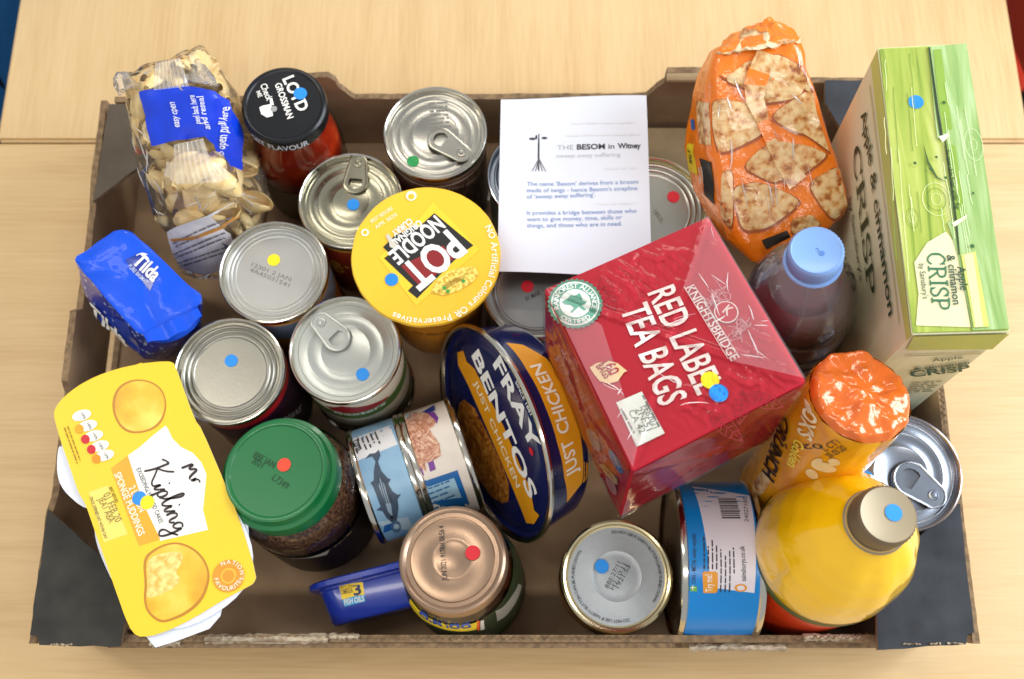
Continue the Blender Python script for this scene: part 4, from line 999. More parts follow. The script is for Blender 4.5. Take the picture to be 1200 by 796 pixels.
slabserif(S, 'CRISP', (1085, 297), (1092, 364), .0100, M('#2f6b4a', .5), .0009)
S.text('& cinnamon', (1108.5, 300), (1116, 358), .0042, DK, .014, lift=.0012); S.text('Apple', (1120, 314), (1124, 342), .0042, DK, .014, lift=.0020); S.text('by Sainsbury\'s', (1076, 310), (1081, 351), .0030, DK, .0, lift=.0009)
S.dot(1073, 120, 'blue', .0045)
rk = random.Random(5)
GL_ = M('#dfe8a8', .5); GD_ = M('#6f8f2a', .5)
def knot(cx, cy, k, sx, sy, mats, lift):
    for i in range(k):
        q = 1 + i * .9
        for mm, w0 in ((mats[i % 2], .05),):
            S.strokes([[(cos(t_) * q + .1 * noise.noise(V((cos(t_) * 2, q, sin(t_) * 2))), sin(t_) * q * 1.25) for t_ in [2 * pi * j / 16 for j in range(17)]]], lambda p, q0=S.pt(cx, cy): (q0[0] + p.x * sx, q0[1] + p.y * sy), mm, w0 * (1.2 + i * .2), 'wood_print', lift)
knot(1097, 234, 3, .0028, .0030, (GL_, GD_), .00035); knot(1069, 256, 2, .0019, .0026, (GL_, GD_), .00035); knot(1140, 171, 3, .0018, .0030, (M('#d6e8b4', .5), M('#7fae4e', .5)), .0014)
for i in range(26):     # painted grain lines
    sd = i % 2; x0 = rk.uniform(1036, 1085) if sd else rk.uniform(1100, 1135); y0 = rk.uniform(62, 250); ln = rk.uniform(25, 90); dr = .05 + .13 * ((x0 - 1030) / 100)
    pts = [(x0 + dr * k * ln / 5 + rk.uniform(-.8, .8), y0 + k * ln / 5) for k in range(6)]
    q = [S.pt(*p) for p in pts]; S.strokes([q], lambda p: (p.x, p.y), (GL_ if rk.random() < .55 else GD_) if sd else M('#d6e8b4', .5), .00018, 'wood_print', .0003 if sd else .0013)
for x, y in ((1071, 193), (1090, 200), (1139, 228), (1105, 122), (1138, 290), (1096, 186), (1107, 210)): S.disc(x, y, rk.uniform(.0006, .0012), M('#2c5a2a', .6), 'wood_print', .0015)
S.poly([(1081, 168), (1088, 190), (1098, 208), (1108, 214), (1096, 209), (1086, 192)], M('#3f5a24', .6), 'wood_print', .0004)
# front narrow face
nf = V((0, -1, 0)); p0 = K['A']; nf = (K['B'] - K['A']).cross(K['a'] - K['A']).normalized(); SFc = Surf(root, p=(K['A'] + K['b']) / 2 + (nf if nf.y < 0 else -nf) * .0003, n=nf)
SFc.poly([(1070.5, 394), (1183, 391), (1176, 397), (1163, 409), (1062, 410)], M('#b9bf5c', .5), 'panel_print', .0003)
SFc.text('Apple', (1092, 423), (1128, 419), .0055, DK, .01, lift=.0006); SFc.text('& cinnamon', (1071, 433), (1136, 425), .0055, DK, .01, lift=.0006); SFc.text('CRISP', (1067, 441), (1137, 433), .0135, M('#27503a', .5), .03, lift=.0007)
SFc.poly([(1060, 416), (1150, 413), (1150, 414), (1060, 417)], M('#a9a880', .5), 'rule', .0005); lines(SFc, (1068, 449), (1106, 447), .0048, 6, .0026, M('#7b7a66', .5), rag=.25)
# left main face
nl = (K['D'] - K['A']).cross(K['a'] - K['A']).normalized(); SLc = Surf(root, p=(K['A'] + K['d']) / 2, n=nl); SLc.o = SLc.o + SLc.n * .0003
SLc.poly([(1028.5, 58), (1068, 393), (1063, 400), (1052, 330), (1035, 200), (1021, 75)], M('#bfc26a', .5, ns=25, na=.15), 'panel_print', .0003)
slabserif(SLc, 'CRISP', (1000, 180), (1019, 352), .0165, M('#35452c', .5), .0007)
SLc.text('Apple', (1010, 136), (1020, 196), .0100, DK, .014, lift=.0007); SLc.text('& cinnamon', (1021, 207), (1043, 372), .0100, DK, .014, lift=.0007)
SLc.text('by Sainsbury\'s', (996, 235), (1009, 330), .0055, M('#4b3b24', .5), .004, lift=.0007)
SLc.poly([(1019, 100), (1020, 100), (1055, 380), (1054, 380)], M('#c9c090', .5), 'rule', .0004)

# ------------------------------------------------------------------ red crackers packet
root = thing('cracker_packet', 'orange film packet of triangular crackers leaning upright at the back wall', 'crackers', (.19, .3, .02))
st = [((840, 62, .188), (938, 46, .188)), ((834, 90, .182), (947, 80, .182)), ((834, 130, .170), (960, 120, .172)), ((838, 180, .158), (975, 165, .160)), ((848, 230, .147), (989, 208, .150)), ((862, 282, .137), (997, 240, .142)), ((884, 308, .130), (985, 256, .135))]
qs = []
fn = V((-.05, -.52, .85)).normalized()
for i, (l, r) in enumerate(st):
    a = at(*l); b = at(*r); th = (.030, .042, .05, .052, .052, .048, .034)[i]; qs.append([a - fn * th + V(((-.001, -.004, -.010, -.0165, -.016, -.009, 0)[i], 0, 0)), b - fn * th, b, a])
g = G().qloft(qs, 8, seg=72, dome=(.006, .006)).subdiv(1).rough(.0024, 50, .7, 3)
ORG = M('#f07c0a', .3, ns=40, na=.1, coat=.6, bs=70, bd=.002)
g.build('film_bag', ORG, root)
S = Surf(root, geo=g, px=(910, 180), n=fn)
CRK = ramp_mat('cracker_print', (1, 1, 1), [(.34, '#9a5520'), (.42, '#c98a48'), (.54, '#e0bb82'), (.8, '#efd6a8')], .35, scale=170, detail=6, coat=.6, bd=.0012); EDG = M('#a34c14', .35, coat=.5)
crs = [[(853, 92), (880, 68), (912, 85), (940, 96), (945, 62), (908, 30), (876, 26), (842, 48)], [(848, 93), (886, 69), (888, 108)], [(884, 110), (905, 64), (946, 86), (934, 113), (895, 119)], [(838, 118), (885, 126), (893, 155), (845, 178), (838, 150)], [(905, 136), (964, 98), (978, 157), (934, 154)], [(872, 196), (900, 170), (925, 205), (905, 213)],
       [(903, 166), (945, 172), (968, 182), (922, 214)], [(861, 222), (890, 216), (936, 236), (900, 264), (872, 268)], [(948, 216), (984, 196), (996, 240), (975, 256)], [(846, 205), (858, 203), (858, 265), (845, 250)], [(928, 258), (950, 252), (960, 264), (930, 275)]]
for pg in crs:
    cx = sum(p[0] for p in pg) / len(pg); cy = sum(p[1] for p in pg) / len(pg)
    # rounded corners
    q = []
    for i in range(len(pg)):
        a, b, c_ = V(pg[i - 1]), V(pg[i]), V(pg[(i + 1) % len(pg)]); q += [tuple(b + (a - b) * .22), tuple(b + (a - b) * .07 + (c_ - b) * .07), tuple(b + (c_ - b) * .22)]
    q2 = [(cx + (x - cx) * 1.14, cy + (y - cy) * 1.14) for x, y in q]
    S.poly([(cx + (x - cx) * 1.21 + .5, cy + (y - cy) * 1.21 + 1.5) for x, y in q], EDG, 'cracker_print', .0004, sub=.005); S.poly(q2, CRK, 'cracker_print', .0007, sub=.005, sm=1)
creases(S, 18, [(840, 75), (940, 60), (990, 235), (880, 300), (845, 200)], [-75, -85, -60], (.006, .022), .0014, film('bag_crease', haze=.3, rough=.15, bs=0, refl=1.5), 9, .00035)
# centre fin seal and side panel prints
FIN = M('#f0851c', .25, coat=.6); fp = [(896, 62), (889, 84), (884, 100), (884, 118), (893, 142), (902, 165), (916, 190), (934, 214)]
P_ = [S.out(*S.pt(*p), .0022) for p in fp]; v_ = []; 
for i, p in enumerate(P_):
    d = (P_[min(i + 1, 7)] - P_[max(i - 1, 0)]).normalized(); e = d.cross(fn); ww = .0055 + .002 * sin(i); v_ += [p - e * ww, p + e * ww + fn * .0006, p + e * (ww * .9) - fn * .0012]
gfin = G().add(v_, [(i * 3, i * 3 + 1, i * 3 + 4, i * 3 + 3) for i in range(7)] + [(i * 3 + 1, i * 3 + 2, i * 3 + 5, i * 3 + 4) for i in range(7)]); gfin.m = [1 if (i // 2 if False else k) in (1, 4) else 0 for k in list(range(7)) + list(range(7))]; gfin.build('fin_seal', [CRK, ORG], root)
# side
SS = Surf(root, geo=g, px=(828, 200))
SS.poly([(817, 118), (832, 120), (834, 170), (820, 168)], CRK, 'cracker_print', .0005); SS.poly([(820, 185), (834, 190), (838, 240), (826, 228)], M('#191512', .4), 'panel_print', .0005); SS.poly([(806, 168), (814, 168), (818, 205), (808, 200)], M('#e3c524', .4), 'panel_print', .0005); SS.text('SALT', (812, 192), (810, 176), .005, BLACK, .02, lift=.0008); SS.poly([(810, 140), (814, 140), (815, 152), (811, 152)], M('#2b63a8', .4), 'panel_print', .0005)
lines(SS, (824, 195), (830, 232), .004, 3, .0028, M('#cfc6b8', .5))
S.poly([(892, 282), (922, 270), (926, 278), (898, 292)], M('#201713', .4), 'panel_print', .0008)
# crumpled gathered top
tc_ = (at(840, 62, .188) + at(938, 46, .188)) / 2; u_ = (at(938, 46, .188) - at(840, 62, .188)).normalized(); w2 = V((-.05, .5, -.1))
q0 = [at(838, 64, .17), at(940, 48, .17), at(941, 50, .192), at(836, 66, .192)]; q1 = [at(846, 44, .165), at(932, 30, .165), at(932, 34, .186), at(848, 50, .186)]; q2 = [at(866, 33, .165), at(905, 20, .165), at(915, 26, .180), at(872, 38, .180)]
g5 = G().qloft([q0, q1, q2], 3, seg=60, dome=(0, .002)).subdiv(1).rough(.0035, 90, .7, 6); g5.build('folded_top', ramp_mat('top_print', (1, 1, 1), [(.0, '#ee7d10'), (.40, '#f0850f'), (.43, '#a9632a'), (.47, '#e6cb9a'), (.8, '#f4e2c0')], .3, scale=24, detail=1, coat=.6), root)
CLR = film('clear_crinkle', haze=.06, rough=.07, bs=90, bd=.003, refl=1.5)
g6 = G(); g6.v = [v_ for v_ in g.v]; g6.f = list(g.f); g6.m = list(g.m); g6.rough(.0008, 1, 0, 1); bmx = g6.bm(); bmx.normal_update()
for v in bmx.verts: v.co += v.normal * (.0016 + .0022 * (1 - abs(noise.noise(v.co * 45)) * 2) * (1 if noise.noise(v.co * 12) > 0 else .3))
bmx.free()

# ------------------------------------------------------------------ squash bottles
def revolve_bottle(root, prof, a, ax, mat, name='bottle_body', ell_=1., seg=72): return G().lathe(prof, a, ax, seg, ell=ell_).build(name, mat, root)
# dark drink, blue cap
tp = at(957, 293, .222); sh = at(936, 356, .14); ax = (tp - sh).normalized(); ax = V((ax.x, ax.y, ax.z)).normalized(); bt = tp - ax * .215
root = thing('drink_bottle', 'plastic bottle of dark drink with a pale blue cap behind the tea box', 'bottle', bt)
pr = [(0, .002), (.026, .001), (.0325, .008), (.0335, .02), (.0335, .09), (.0315, .1), (.0345, .108), (.0352, .114), (.0334, .118), (.0352, .122), (.0334, .126), (.0352, .130), (.0334, .134), (.0352, .138), (.034, .152), (.0285, .170), (.020, .184), (.0145, .192), (.0135, .196)]
G().lathe(pr, bt, ax, 72).build('bottle_body', film('clear_pet', haze=.01, bs=30, bd=.002, rough=.05, refl=1.5), root)
G().lathe([(0, .004)] + [(r - .0016, z) for r, z in pr[2:15]] + [(.0265, .162), (.022, .1655), (0, .166)], bt, ax, 72).build('drink', M('#7b6f75', .2, ns=20, na=.2, coat=.6), root)
G().lathe([(.0328, .03), (.0331, .0302), (.0331, .088), (.0328, .0882)], bt, ax, 72).build('label_wrap', M('#c9a8a8', .4, ns=60, na=.2), root)
CB = M('#7fa6e0', .3, ns=30, na=.04)
def screwcap(root, top, ax, r, h, mat, n=44, side=None):
    g = G(); vs = []; seg = n * 2; x = V((1, 0, 0)); x = (x - ax * x.dot(ax)).normalized(); y = ax.cross(x)
    prof = [(r * .99, -h, 0), (r * 1.02, -h + .0006, .0), (r * 1.02, -h + .002, 0), (r, -h + .0026, 1), (r * .995, -.0025, 1), (r * .975, -.001, 0), (r * .93, 0, 0)]
    for rr, z, k in prof:
        for i in range(seg): t_ = 2 * pi * i / seg; q = rr + (.0007 if (i % 2 and k) else 0); vs.append(top + ax * z + x * q * cos(t_) + y * q * sin(t_))
    g.add(vs, [(j * seg + i, j * seg + (i + 1) % seg, (j + 1) * seg + (i + 1) % seg, (j + 1) * seg + i) for j in range(len(prof) - 1) for i in range(seg)])
    g.build('cap_skirt', side or mat, root, angle=60); return G().lathe([(r * .93, 0), (r * .88, -.0004), (r * .1, -.0004), (r * .07, -.001), (0, -.001)], top, ax, 60).build('cap_top', mat, root)
screwcap(root, tp, ax, .0154, .0135, CB)
G().lathe([(.0168, -.0168), (.0172, -.0158), (.0168, -.0148), (.0150, -.0144)], tp, ax, 60).build('tamper_ring', CB, root)
S = Surf(root, p=tp - ax * .00035, n=ax); a0 = S.pt(963, 297); S.poly([(a0[0] + .0016 * cos(i), a0[1] + .0016 * sin(i)) for i in [2 * pi * k / 16 for k in range(16)]], M('#547fc4', .4), 'cap_mark', .0002, raw=True)

# orange squash, golden cap
tp = at(1041, 603, .2); sh = at(984, 650, .118); ax = (tp - V((.203, .053, .05))).normalized(); ax = (tp - V((.1945, .0535, .004))).normalized(); bt = tp - ax * .195
root = thing('drink_bottle', 'fat bottle of bright yellow orange squash with a golden cap and blue dot', 'bottle', bt)
pr = [(0, .002), (.037, .001), (.0435, .008), (.045, .02), (.0452, .070), (.0458, .080), (.0466, .092), (.0472, .106), (.0458, .120), (.043, .134), (.0382, .147), (.0315, .158), (.0245, .167), (.0195, .173), (.0172, .178)]
YO = M('#f5a90a', .12, ns=8, na=.08, coat=.8); pass
def facets(g, a, ax, n, amp, z0, z1):
    x = V((1, 0, 0)); x = (x - ax * x.dot(ax)).normalized(); y = ax.cross(x)
    for i, p in enumerate(g.v):
        d = p - a; z = d.dot(ax)
        if z0 < z < z1:
            rd = d - ax * z
            if rd.length > 1e-5: k = sin(pi * (z - z0) / (z1 - z0)) ** .6; t_ = atan2(rd.dot(y), rd.dot(x)); g.v[i] = p - rd.normalized() * amp * k * abs(sin(t_ * n / 2)) ** 3
    return g
facets(G().lathe([pr[0]] + [(a_[0] * (1 - k / 4) + b_[0] * k / 4, a_[1] * (1 - k / 4) + b_[1] * k / 4) for a_, b_ in zip(pr[1:], pr[2:]) for k in range(4)] + [pr[-1]], bt, ax, 160), bt, ax, 10, .0011, .1, .172).build('bottle_body', M('#f9c408', .2, ns=14, na=.07, coat=.9, bs=16, bd=.003), root)
G().lathe([(.0464, .088), (.0468, .0895), (.0473, .097), (.047, .099)], bt, ax, 80).build('label_edge', M('#49521f', .45, ns=120, na=.4), root)
G().lathe([(.0451, .02), (.0455, .0205), (.0457, .0705), (.0462, .08), (.0467, .089)], bt, ax, 80).build('label_wrap', M('#dc3c0e', .35, ns=50, na=.35), root)
CG = M('#a3957a', .42, .25, 40, .06)
screwcap(root, tp, ax, .0166, .0165, CG, 42, side=M('#7a6a52', .45, .3))
G().lathe([(.0178, -.0195), (.0188, -.0185), (.0178, -.0175), (.0165, -.0172)], tp, ax, 60).build('tamper_ring', M('#8b7a5e', .45, .2), root)
S = Surf(root, p=tp - ax * .0003, n=ax); S.dot(1047, 601, 'blue', .0048); 

# ------------------------------------------------------------------ biscuit roll
a = at(1013, 458, .2); b = at(917, 574, .06); ax = (a - b).normalized(); L = (a - b).length; r = .0296
root = thing('biscuit_roll', 'round orange biscuit packet with crinkled end leaning between tea box and squash bottle', 'biscuits', b)
x = V((1, 0, 0)); x = (x - ax * x.dot(ax)).normalized(); y = ax.cross(x); g = G(); vs = []; seg = 96; prof = []
for i in range(30): prof.append((r, L * i / 29 * .93))
prof += [(r * .995, L * .95), (r * .97, L * .975), (r * .92, L * .992)]
fol = [(r * k, L * (1.0 + .012 * (1 - k))) for k in (.86, .76, .66, .56, .46, .36, .26, .16, .08, .02)]
allp = prof + fol
for j, (rr, z) in enumerate(allp):
    for i in range(seg):
        t_ = 2 * pi * i / seg; q = rr; dz = 0
        if j < len(prof): q += .0006 * noise.noise(V((cos(t_) * 3, sin(t_) * 3, z * 60))) - .0008 * max(0, sin(z * 2 * pi / .0085)) * .25
        if j >= len(prof) - 2:
            k = rr / r; q3 = V((cos(t_) * k * 2.6 + 5 + .25 * noise.noise(V((cos(t_) * k * 3, sin(t_) * k * 3, 8))), sin(t_) * k * 2.6 + 2, 1.5)); d3 = noise.voronoi(q3)[0]; q4 = q3 * 2.1 + V((3, 1, 7)); d4 = noise.voronoi(q4)[0]
            dz = .0042 * min(.7, d3[1] - d3[0]) + .0020 * min(.7, d4[1] - d4[0]) + .0052 * noise.noise(q3 * .7) - .0030 * (1 - k) - .0024; q += .0012 * noise.noise(V((cos(t_) * 3, sin(t_) * 3, 6))) * k
        vs.append(b + ax * (z + dz) + x * q * cos(t_) + y * q * sin(t_))
npf = len(prof)
g.add(vs, [(j * seg + i, j * seg + (i + 1) % seg, (j + 1) * seg + (i + 1) % seg, (j + 1) * seg + i) for j in range(npf - 3) for i in range(seg)])
go = G().add(g.v, g.f); go.rough(.0011, 70, .7, 21)
g7 = G().add(vs, [(j * seg + i, j * seg + (i + 1) % seg, (j + 1) * seg + (i + 1) % seg, (j + 1) * seg + i) for j in range(npf - 3, len(allp) - 1) for i in range(seg)] + [tuple((len(allp) - 1) * seg + i for i in range(seg))])
WRAP = ramp_mat('biscuit_wrap', (1, 1, 1), [(.3, '#d9830f'), (.6, '#efaa1c')], .25, scale=20, coat=.6)
go.build('wrapper', WRAP, root); g7.build('folded_end', M('#dd6a22', .18, .1, 60, .22, 160, .0006, coat=.6), root, angle=70)
gbk = G().lathe([(r * .97, 0), (0, 0)], b, ax); gbk.build('base_end', WRAP, root)
S = Surf(root, geo=go, px=(945, 480))
S2 = Surf(root, geo=go, px=(918, 515), n=(-.75, -.35, .55)); S2.text('CRUNCH', (921, 482), (895, 552), .0105, M('#2a1608', .4), .035, lift=.0012); S3 = Surf(root, geo=go, px=(940, 490), n=(-.5, -.45, .74)); S3.text('FOX\'S', (946, 468), (936, 506), .0095, M('#f6e3b8', .4), .03, lift=.0014)
S3.text('Golden', (933, 512), (924, 543), .0065, M('#f9e04a', .4), .02, lift=.0014)
for x, y, a_, b_, rt in ((966, 547, 15, 5.5, 12), (958, 541, 7, 4, -20), (952, 555, 8, 5, 30), (978, 541, 7, 4, 10)): S.poly(ell(x, y, a_, b_, rt), M('#f6d9a0', .4, coat=.4), 'biscuit_print', .0006)
S.text('02:11:41', (962, 520), (988, 505), .0028, INK, 0, lift=.0006); S.text('L CT1', (968, 529), (986, 519), .0028, INK, 0, lift=.0006); S.text('30.05.20', (974, 537), (994, 526), .0028, INK, 0, lift=.0006)
S.poly(ell(893, 566, 8, 20, 30), CRK, 'biscuit_print', .0004)

# ------------------------------------------------------------------ rice bag
root = thing('rice_bag', 'bright blue brick of rice with silver speckled sides, leaning over the left wall', 'rice bag', (-.25, .23, .01))
T_ = [at(168, 396, .116), at(241, 352, .116), at(146, 268, .127), at(84, 302, .127)]     # near-left, near-right, back-right, back-left
m1 = [at(165, 408, .095), at(244, 364, .098), at(150, 280, .11), at(90, 322, .105)]
m2 = [at(172, 423, .072), at(240, 385, .07), at(165, 300, .07), at(106, 362, .083)]
m3 = [at(190, 424, .03), at(240, 395, .03), at(180, 322, .03), at(139, 388, .05)]
g = G().qloft([m3, m2, m1, T_], 8, seg=72, capm=(None, 1), dome=(0, .0025)).subdiv(1).rough(.0030, 30, .6, 8)
RB = M('#0650dc', .42, ns=30, na=.08, coat=.12, spec=.25, bs=26, bd=.0008)
RS = ramp_mat('rice_speckle', (1, 1, 1), [(.0, '#d3def2'), (.22, '#a9bfe9'), (.3, '#0d2f9e'), (1., '#0d2f9e')], .3, tex='voronoi', scale=210, coat=.4)
g.build('bag', [RS, RB], root)
S = Surf(root, geo=g, px=(160, 330), n=V((.02, 0, 1)))
S.poly([(147, 305), (163, 297), (185, 321), (176, 341)], M('#0b2f96', .3, coat=.4), 'logo_patch', .0003); S.text('Tilda', (155, 308), (180, 331), .0088, WHITE, .03, lift=.0006); S.text('PURE BASMATI', (150, 313), (171, 334), .0026, M('#c3cdea', .5), .01, lift=.0006)
S.strokes([[(0, 0), (.5, .35), (1, .2)]], lambda p, q0=S.pt(160, 300): (q0[0] + p.x * .007, q0[1] + p.y * .006), WHITE, .09, 'lettering', .0006)
SS = Surf(root, geo=g, px=(125, 375)); SS.poly([(104, 362), (112, 368), (150, 376), (160, 400), (160, 420), (128, 404), (108, 380)], M('#0f3fb0', .3, coat=.4), 'panel_print', .0004); SS.text('Tilda', (96, 364), (145, 411), .0145, WHITE, .03, lift=.0018); SS.disc(105, 358, .0022, DOTS['red'], 'emblem', .0008)
# folded seal: a flat tongue of film along the near end
a, b = at(168, 392, .1185), at(232, 361, .1185); d = (b - a).normalized(); e = V((d.y, -d.x, 0)); vs = []
for i in range(13):
    q = a + (b - a) * i / 12; vs += [q + V((0, 0, .0012)), q + e * (.006 + .004 * sin(pi * i / 12)) + V((0, 0, .0018 * sin(i * 1.3) - .0015)), q + e * (.011 * sin(pi * i / 12) ** .5) + V((0, 0, -.007))]
G().add(vs, [(i * 3 + j, i * 3 + j + 1, i * 3 + j + 4, i * 3 + j + 3) for i in range(12) for j in range(2)]).build('folded_seal', RB, root)

# ------------------------------------------------------------------ pasta bags
PAS = ramp_mat('pasta', (1, 1, 1), [(.3, '#f0cd88'), (.6, '#f7dfa6'), (.8, '#fbeac2')], .45, scale=90)
def shellmesh():
    g = G(); vs = []; nu, nv = 19, 9
    for j in range(nv):
        u_ = j / (nv - 1)
        for i in range(nu):
            t_ = -.72 * pi + 1.44 * pi * i / (nu - 1); w_ = sin(pi * (u_ * .86 + .07)) ** .7; rr = .0068 * w_ * (1 + (.09 if i % 2 else -.08))
            vs.append(((u_ - .5) * .023, rr * sin(t_) * (1.15 - .3 * abs(t_) / pi), rr * cos(t_) * .9))
    g.add(vs, [(j * nu + i, j * nu + i + 1, (j + 1) * nu + i + 1, (j + 1) * nu + i) for j in range(nv - 1) for i in range(nu - 1)])
    me = bpy.data.meshes.new('pasta_shell'); me.from_pydata(g.v, [], g.f); me.materials.append(PAS); me.polygons.foreach_set('use_smooth', [True] * len(me.polygons)); return me
SHM = shellmesh()
def shells(root, g, n, depth, sd, zmin=0, lim=None, scl=1., minin=.0075):
    rr = random.Random(sd); bt_ = g.tree(); placed = []; k = 0; B0 = base(root)
    while len(placed) < n and k < n * 30:
        k += 1; f = rr.choice(g.f); c_ = sum((g.v[i] for i in f), V()) / len(f)
        nn = (g.v[f[1]] - g.v[f[0]]).cross(g.v[f[2]] - g.v[f[0]])
        if nn.length < 1e-12: continue
        h = bt_.find_nearest(c_); cen = sum(g.v, V()) / len(g.v); inw = (cen - c_).normalized()
        if c_.z < zmin: continue
        p = c_ + inw * rr.uniform(*depth)
        if lim and not lim(p): continue
        if (bt_.find_nearest(p)[0] - p).length < minin: continue
        if any((p - q).length < .0080 * scl for q in placed): continue
        placed.append(p); o = bpy.data.objects.new('pasta_shell', SHM); COL.objects.link(o); o.parent = root; o.location = p - B0
        o.rotation_euler = ((-inw + V((rr.uniform(-1, 1), rr.uniform(-1, 1), rr.uniform(-1.3, .7)))).to_track_quat('Z', 'Y') @ Matrix.Rotation(rr.uniform(0, 6), 3, 'Z').to_quaternion()).to_euler(); o.scale = [scl * rr.uniform(.9, 1.15)] * 3


root = thing('pasta_bag', 'large clear bag of pasta shells with a blue label, back left corner', 'pasta bag', (-.21, .3, .01))
st = [((262, 292), .075, 55, .018), ((248, 255), .098, 74, .030), ((232, 202), .128, 77, .033), ((214, 146), .156, 71, .031), ((202, 110), .175, 64, .027), ((192, 86), .186, 60, .019), ((187, 76), .190, 56, .012)]
qs = []; ctr = [at(*p, z) for p, z, _, _ in st]
for i, (p, z, hw, th) in enumerate(st):
    axd = (ctr[min(i + 1, 6)] - ctr[max(i - 1, 0)]).normalized(); W_ = V((.96, .27, 0)); W_ = (W_ - axd * W_.dot(axd)).normalized(); N_ = axd.cross(W_); N_ = N_ if N_.z > 0 else -N_
    hwm = hw * (H - z) / cos(radians(20)) / FOC * .98; c_ = ctr[i] - N_ * th * .9; qs.append([c_ - W_ * hwm - N_ * th, c_ + W_ * hwm - N_ * th, c_ + W_ * hwm + N_ * th, c_ - W_ * hwm + N_ * th])
gi = G().qloft(qs, 2.8, seg=64, dome=(.008, 0)); gbag = G().qloft(qs, 2.8, seg=64, dome=(.008, 0)).subdiv(1).rough(.0034, 38, .7, 4)
gin = G().qloft([[p + (sum(q, V()) / 4 - p) * .44 for p in q] for q in qs[:6]], 2.6, seg=32)
gin.build('pasta_mass', ramp_mat('pasta_dark', (1, 1, 1), [(.3, '#e6c588'), (.6, '#f0d49c'), (.8, '#f6dfae')], .6, scale=70, bd=.004), root)
shells(root, gi, 240, (.0085, .017), 5, .045, scl=1.02, minin=.0088)
BAGF = film('bag_film', haze=.05, rough=.06, bs=65, bd=.0022, refl=1.26, hcol='#fff1d8')
gbag.build('clear_bag', BAGF, root)
S = Surf(root, geo=gbag, px=(215, 150), n=V((-.05, -.38, .9)))
BLB = M('#063fdc', .35, ns=30, na=.05, coat=.4)
S.poly([(166, 107), (216, 100), (230, 101), (250, 107), (267, 119), (278, 143), (284, 165), (283, 199), (268, 192), (256, 184), (250, 168), (240, 159), (210, 163), (180, 170)], BLB, 'paper_label', .0035, sub=.003)
LW = M('#e8ecff', .5)
S.text('easy open', (212, 148), (206, 118), .0040, LW, .014, lift=.0046); S.text('peel back here', (236, 144), (228, 110), .0034, LW, .014, lift=.0046); S.text('and reseal', (246, 150), (238, 112), .0034, LW, .014, lift=.0046); S.text('to open pull here', (263, 184), (267, 126), .0040, LW, .014, lift=.0046)
creases(S, 18, [(135, 105), (160, 105), (190, 190), (200, 280), (175, 270), (150, 180)], [-75, -60, -90, -40], (.008, .026), .0012, film('bag_crease', haze=.3, rough=.15, bs=0, refl=1.5), 6, .0003)
creases(S, 9, [(240, 200), (285, 190), (318, 240), (290, 262), (285, 230)], [-75, -60, -20], (.006, .016), .0012, film('bag_crease', haze=.3, rough=.15, bs=0, refl=1.5), 7, .0003)
SL = Surf(root, geo=gbag, px=(160, 240)); SL.poly([(147, 186), (158, 196), (172, 214), (178, 236), (174, 270), (168, 285), (160, 262)], M('#1a5fc4', .35, coat=.4), 'paper_label', .0012); SL.poly([(157, 258), (162, 262), (168, 276), (164, 274)], DOTS['red'], 'paper_label', .0022); SL.text('PENNE', (151, 203), (163, 222), .005, M('#d8e2ff', .5), .01, lift=.002); SL.poly([(155, 168), (160, 169), (165, 178), (161, 178)], DOTS['red'], 'paper_label', .0012)
EARF = film('ear_film', haze=.16, rough=.12, bs=60, bd=.003, refl=1.4)
CRP = film('crimp_film', haze=.34, rough=.12, bs=0, refl=1.5, hcol='#e9e4dc')
def crimp(root, p0, p1, q0, q1, n, amp, nm='crimped_seal', rows=6, bulge=0.):
    """pleated strip between edge p0-p1 and edge q0-q1"""
    vs = []; ndir = (p1 - p0).cross(q0 - p0).normalized(); ndir = ndir if ndir.z > 0 else -ndir; k = n * 4
    for j in range(rows + 1):
        t_ = j / rows; a = p0 + (q0 - p0) * t_; b = p1 + (q1 - p1) * t_
        for i in range(k + 1): vs.append(a + (b - a) * (i / k) + ndir * (amp * sin(2 * pi * n * i / k + .5 * sin(t_ * 5)) + bulge * sin(pi * t_) * sin(pi * i / k) + .0006 * noise.noise(V((i * .3, j, 2)))))
    return G().add(vs, [(j * (k + 1) + i, j * (k + 1) + i + 1, (j + 1) * (k + 1) + i + 1, (j + 1) * (k + 1) + i) for j in range(rows) for i in range(k)]).build(nm, CRP, root)
crimp(root, at(180, 106, .197), at(222, 101, .197), at(182, 74, .205), at(211, 68, .205), 8, .0010)
g = G().qloft([[at(138, 112, .165), at(168, 106, .165), at(170, 100, .18), at(136, 108, .18)], [at(131, 92, .17), at(150, 86, .17), at(152, 84, .182), at(130, 92, .182)]], 3, seg=40, dome=(0, .003)).subdiv(1).rough(.003, 90, .6, 3); g.build('bag_ear', EARF, root)
g = G().qloft([[at(215, 98, .17), at(258, 104, .17), at(258, 100, .185), at(215, 96, .185)], [at(220, 74, .175), at(242, 78, .175), at(242, 74, .187), at(222, 70, .187)]], 3, seg=40, dome=(0, .003)).subdiv(1).rough(.003, 90, .6, 5); g.build('bag_ear', EARF, root)

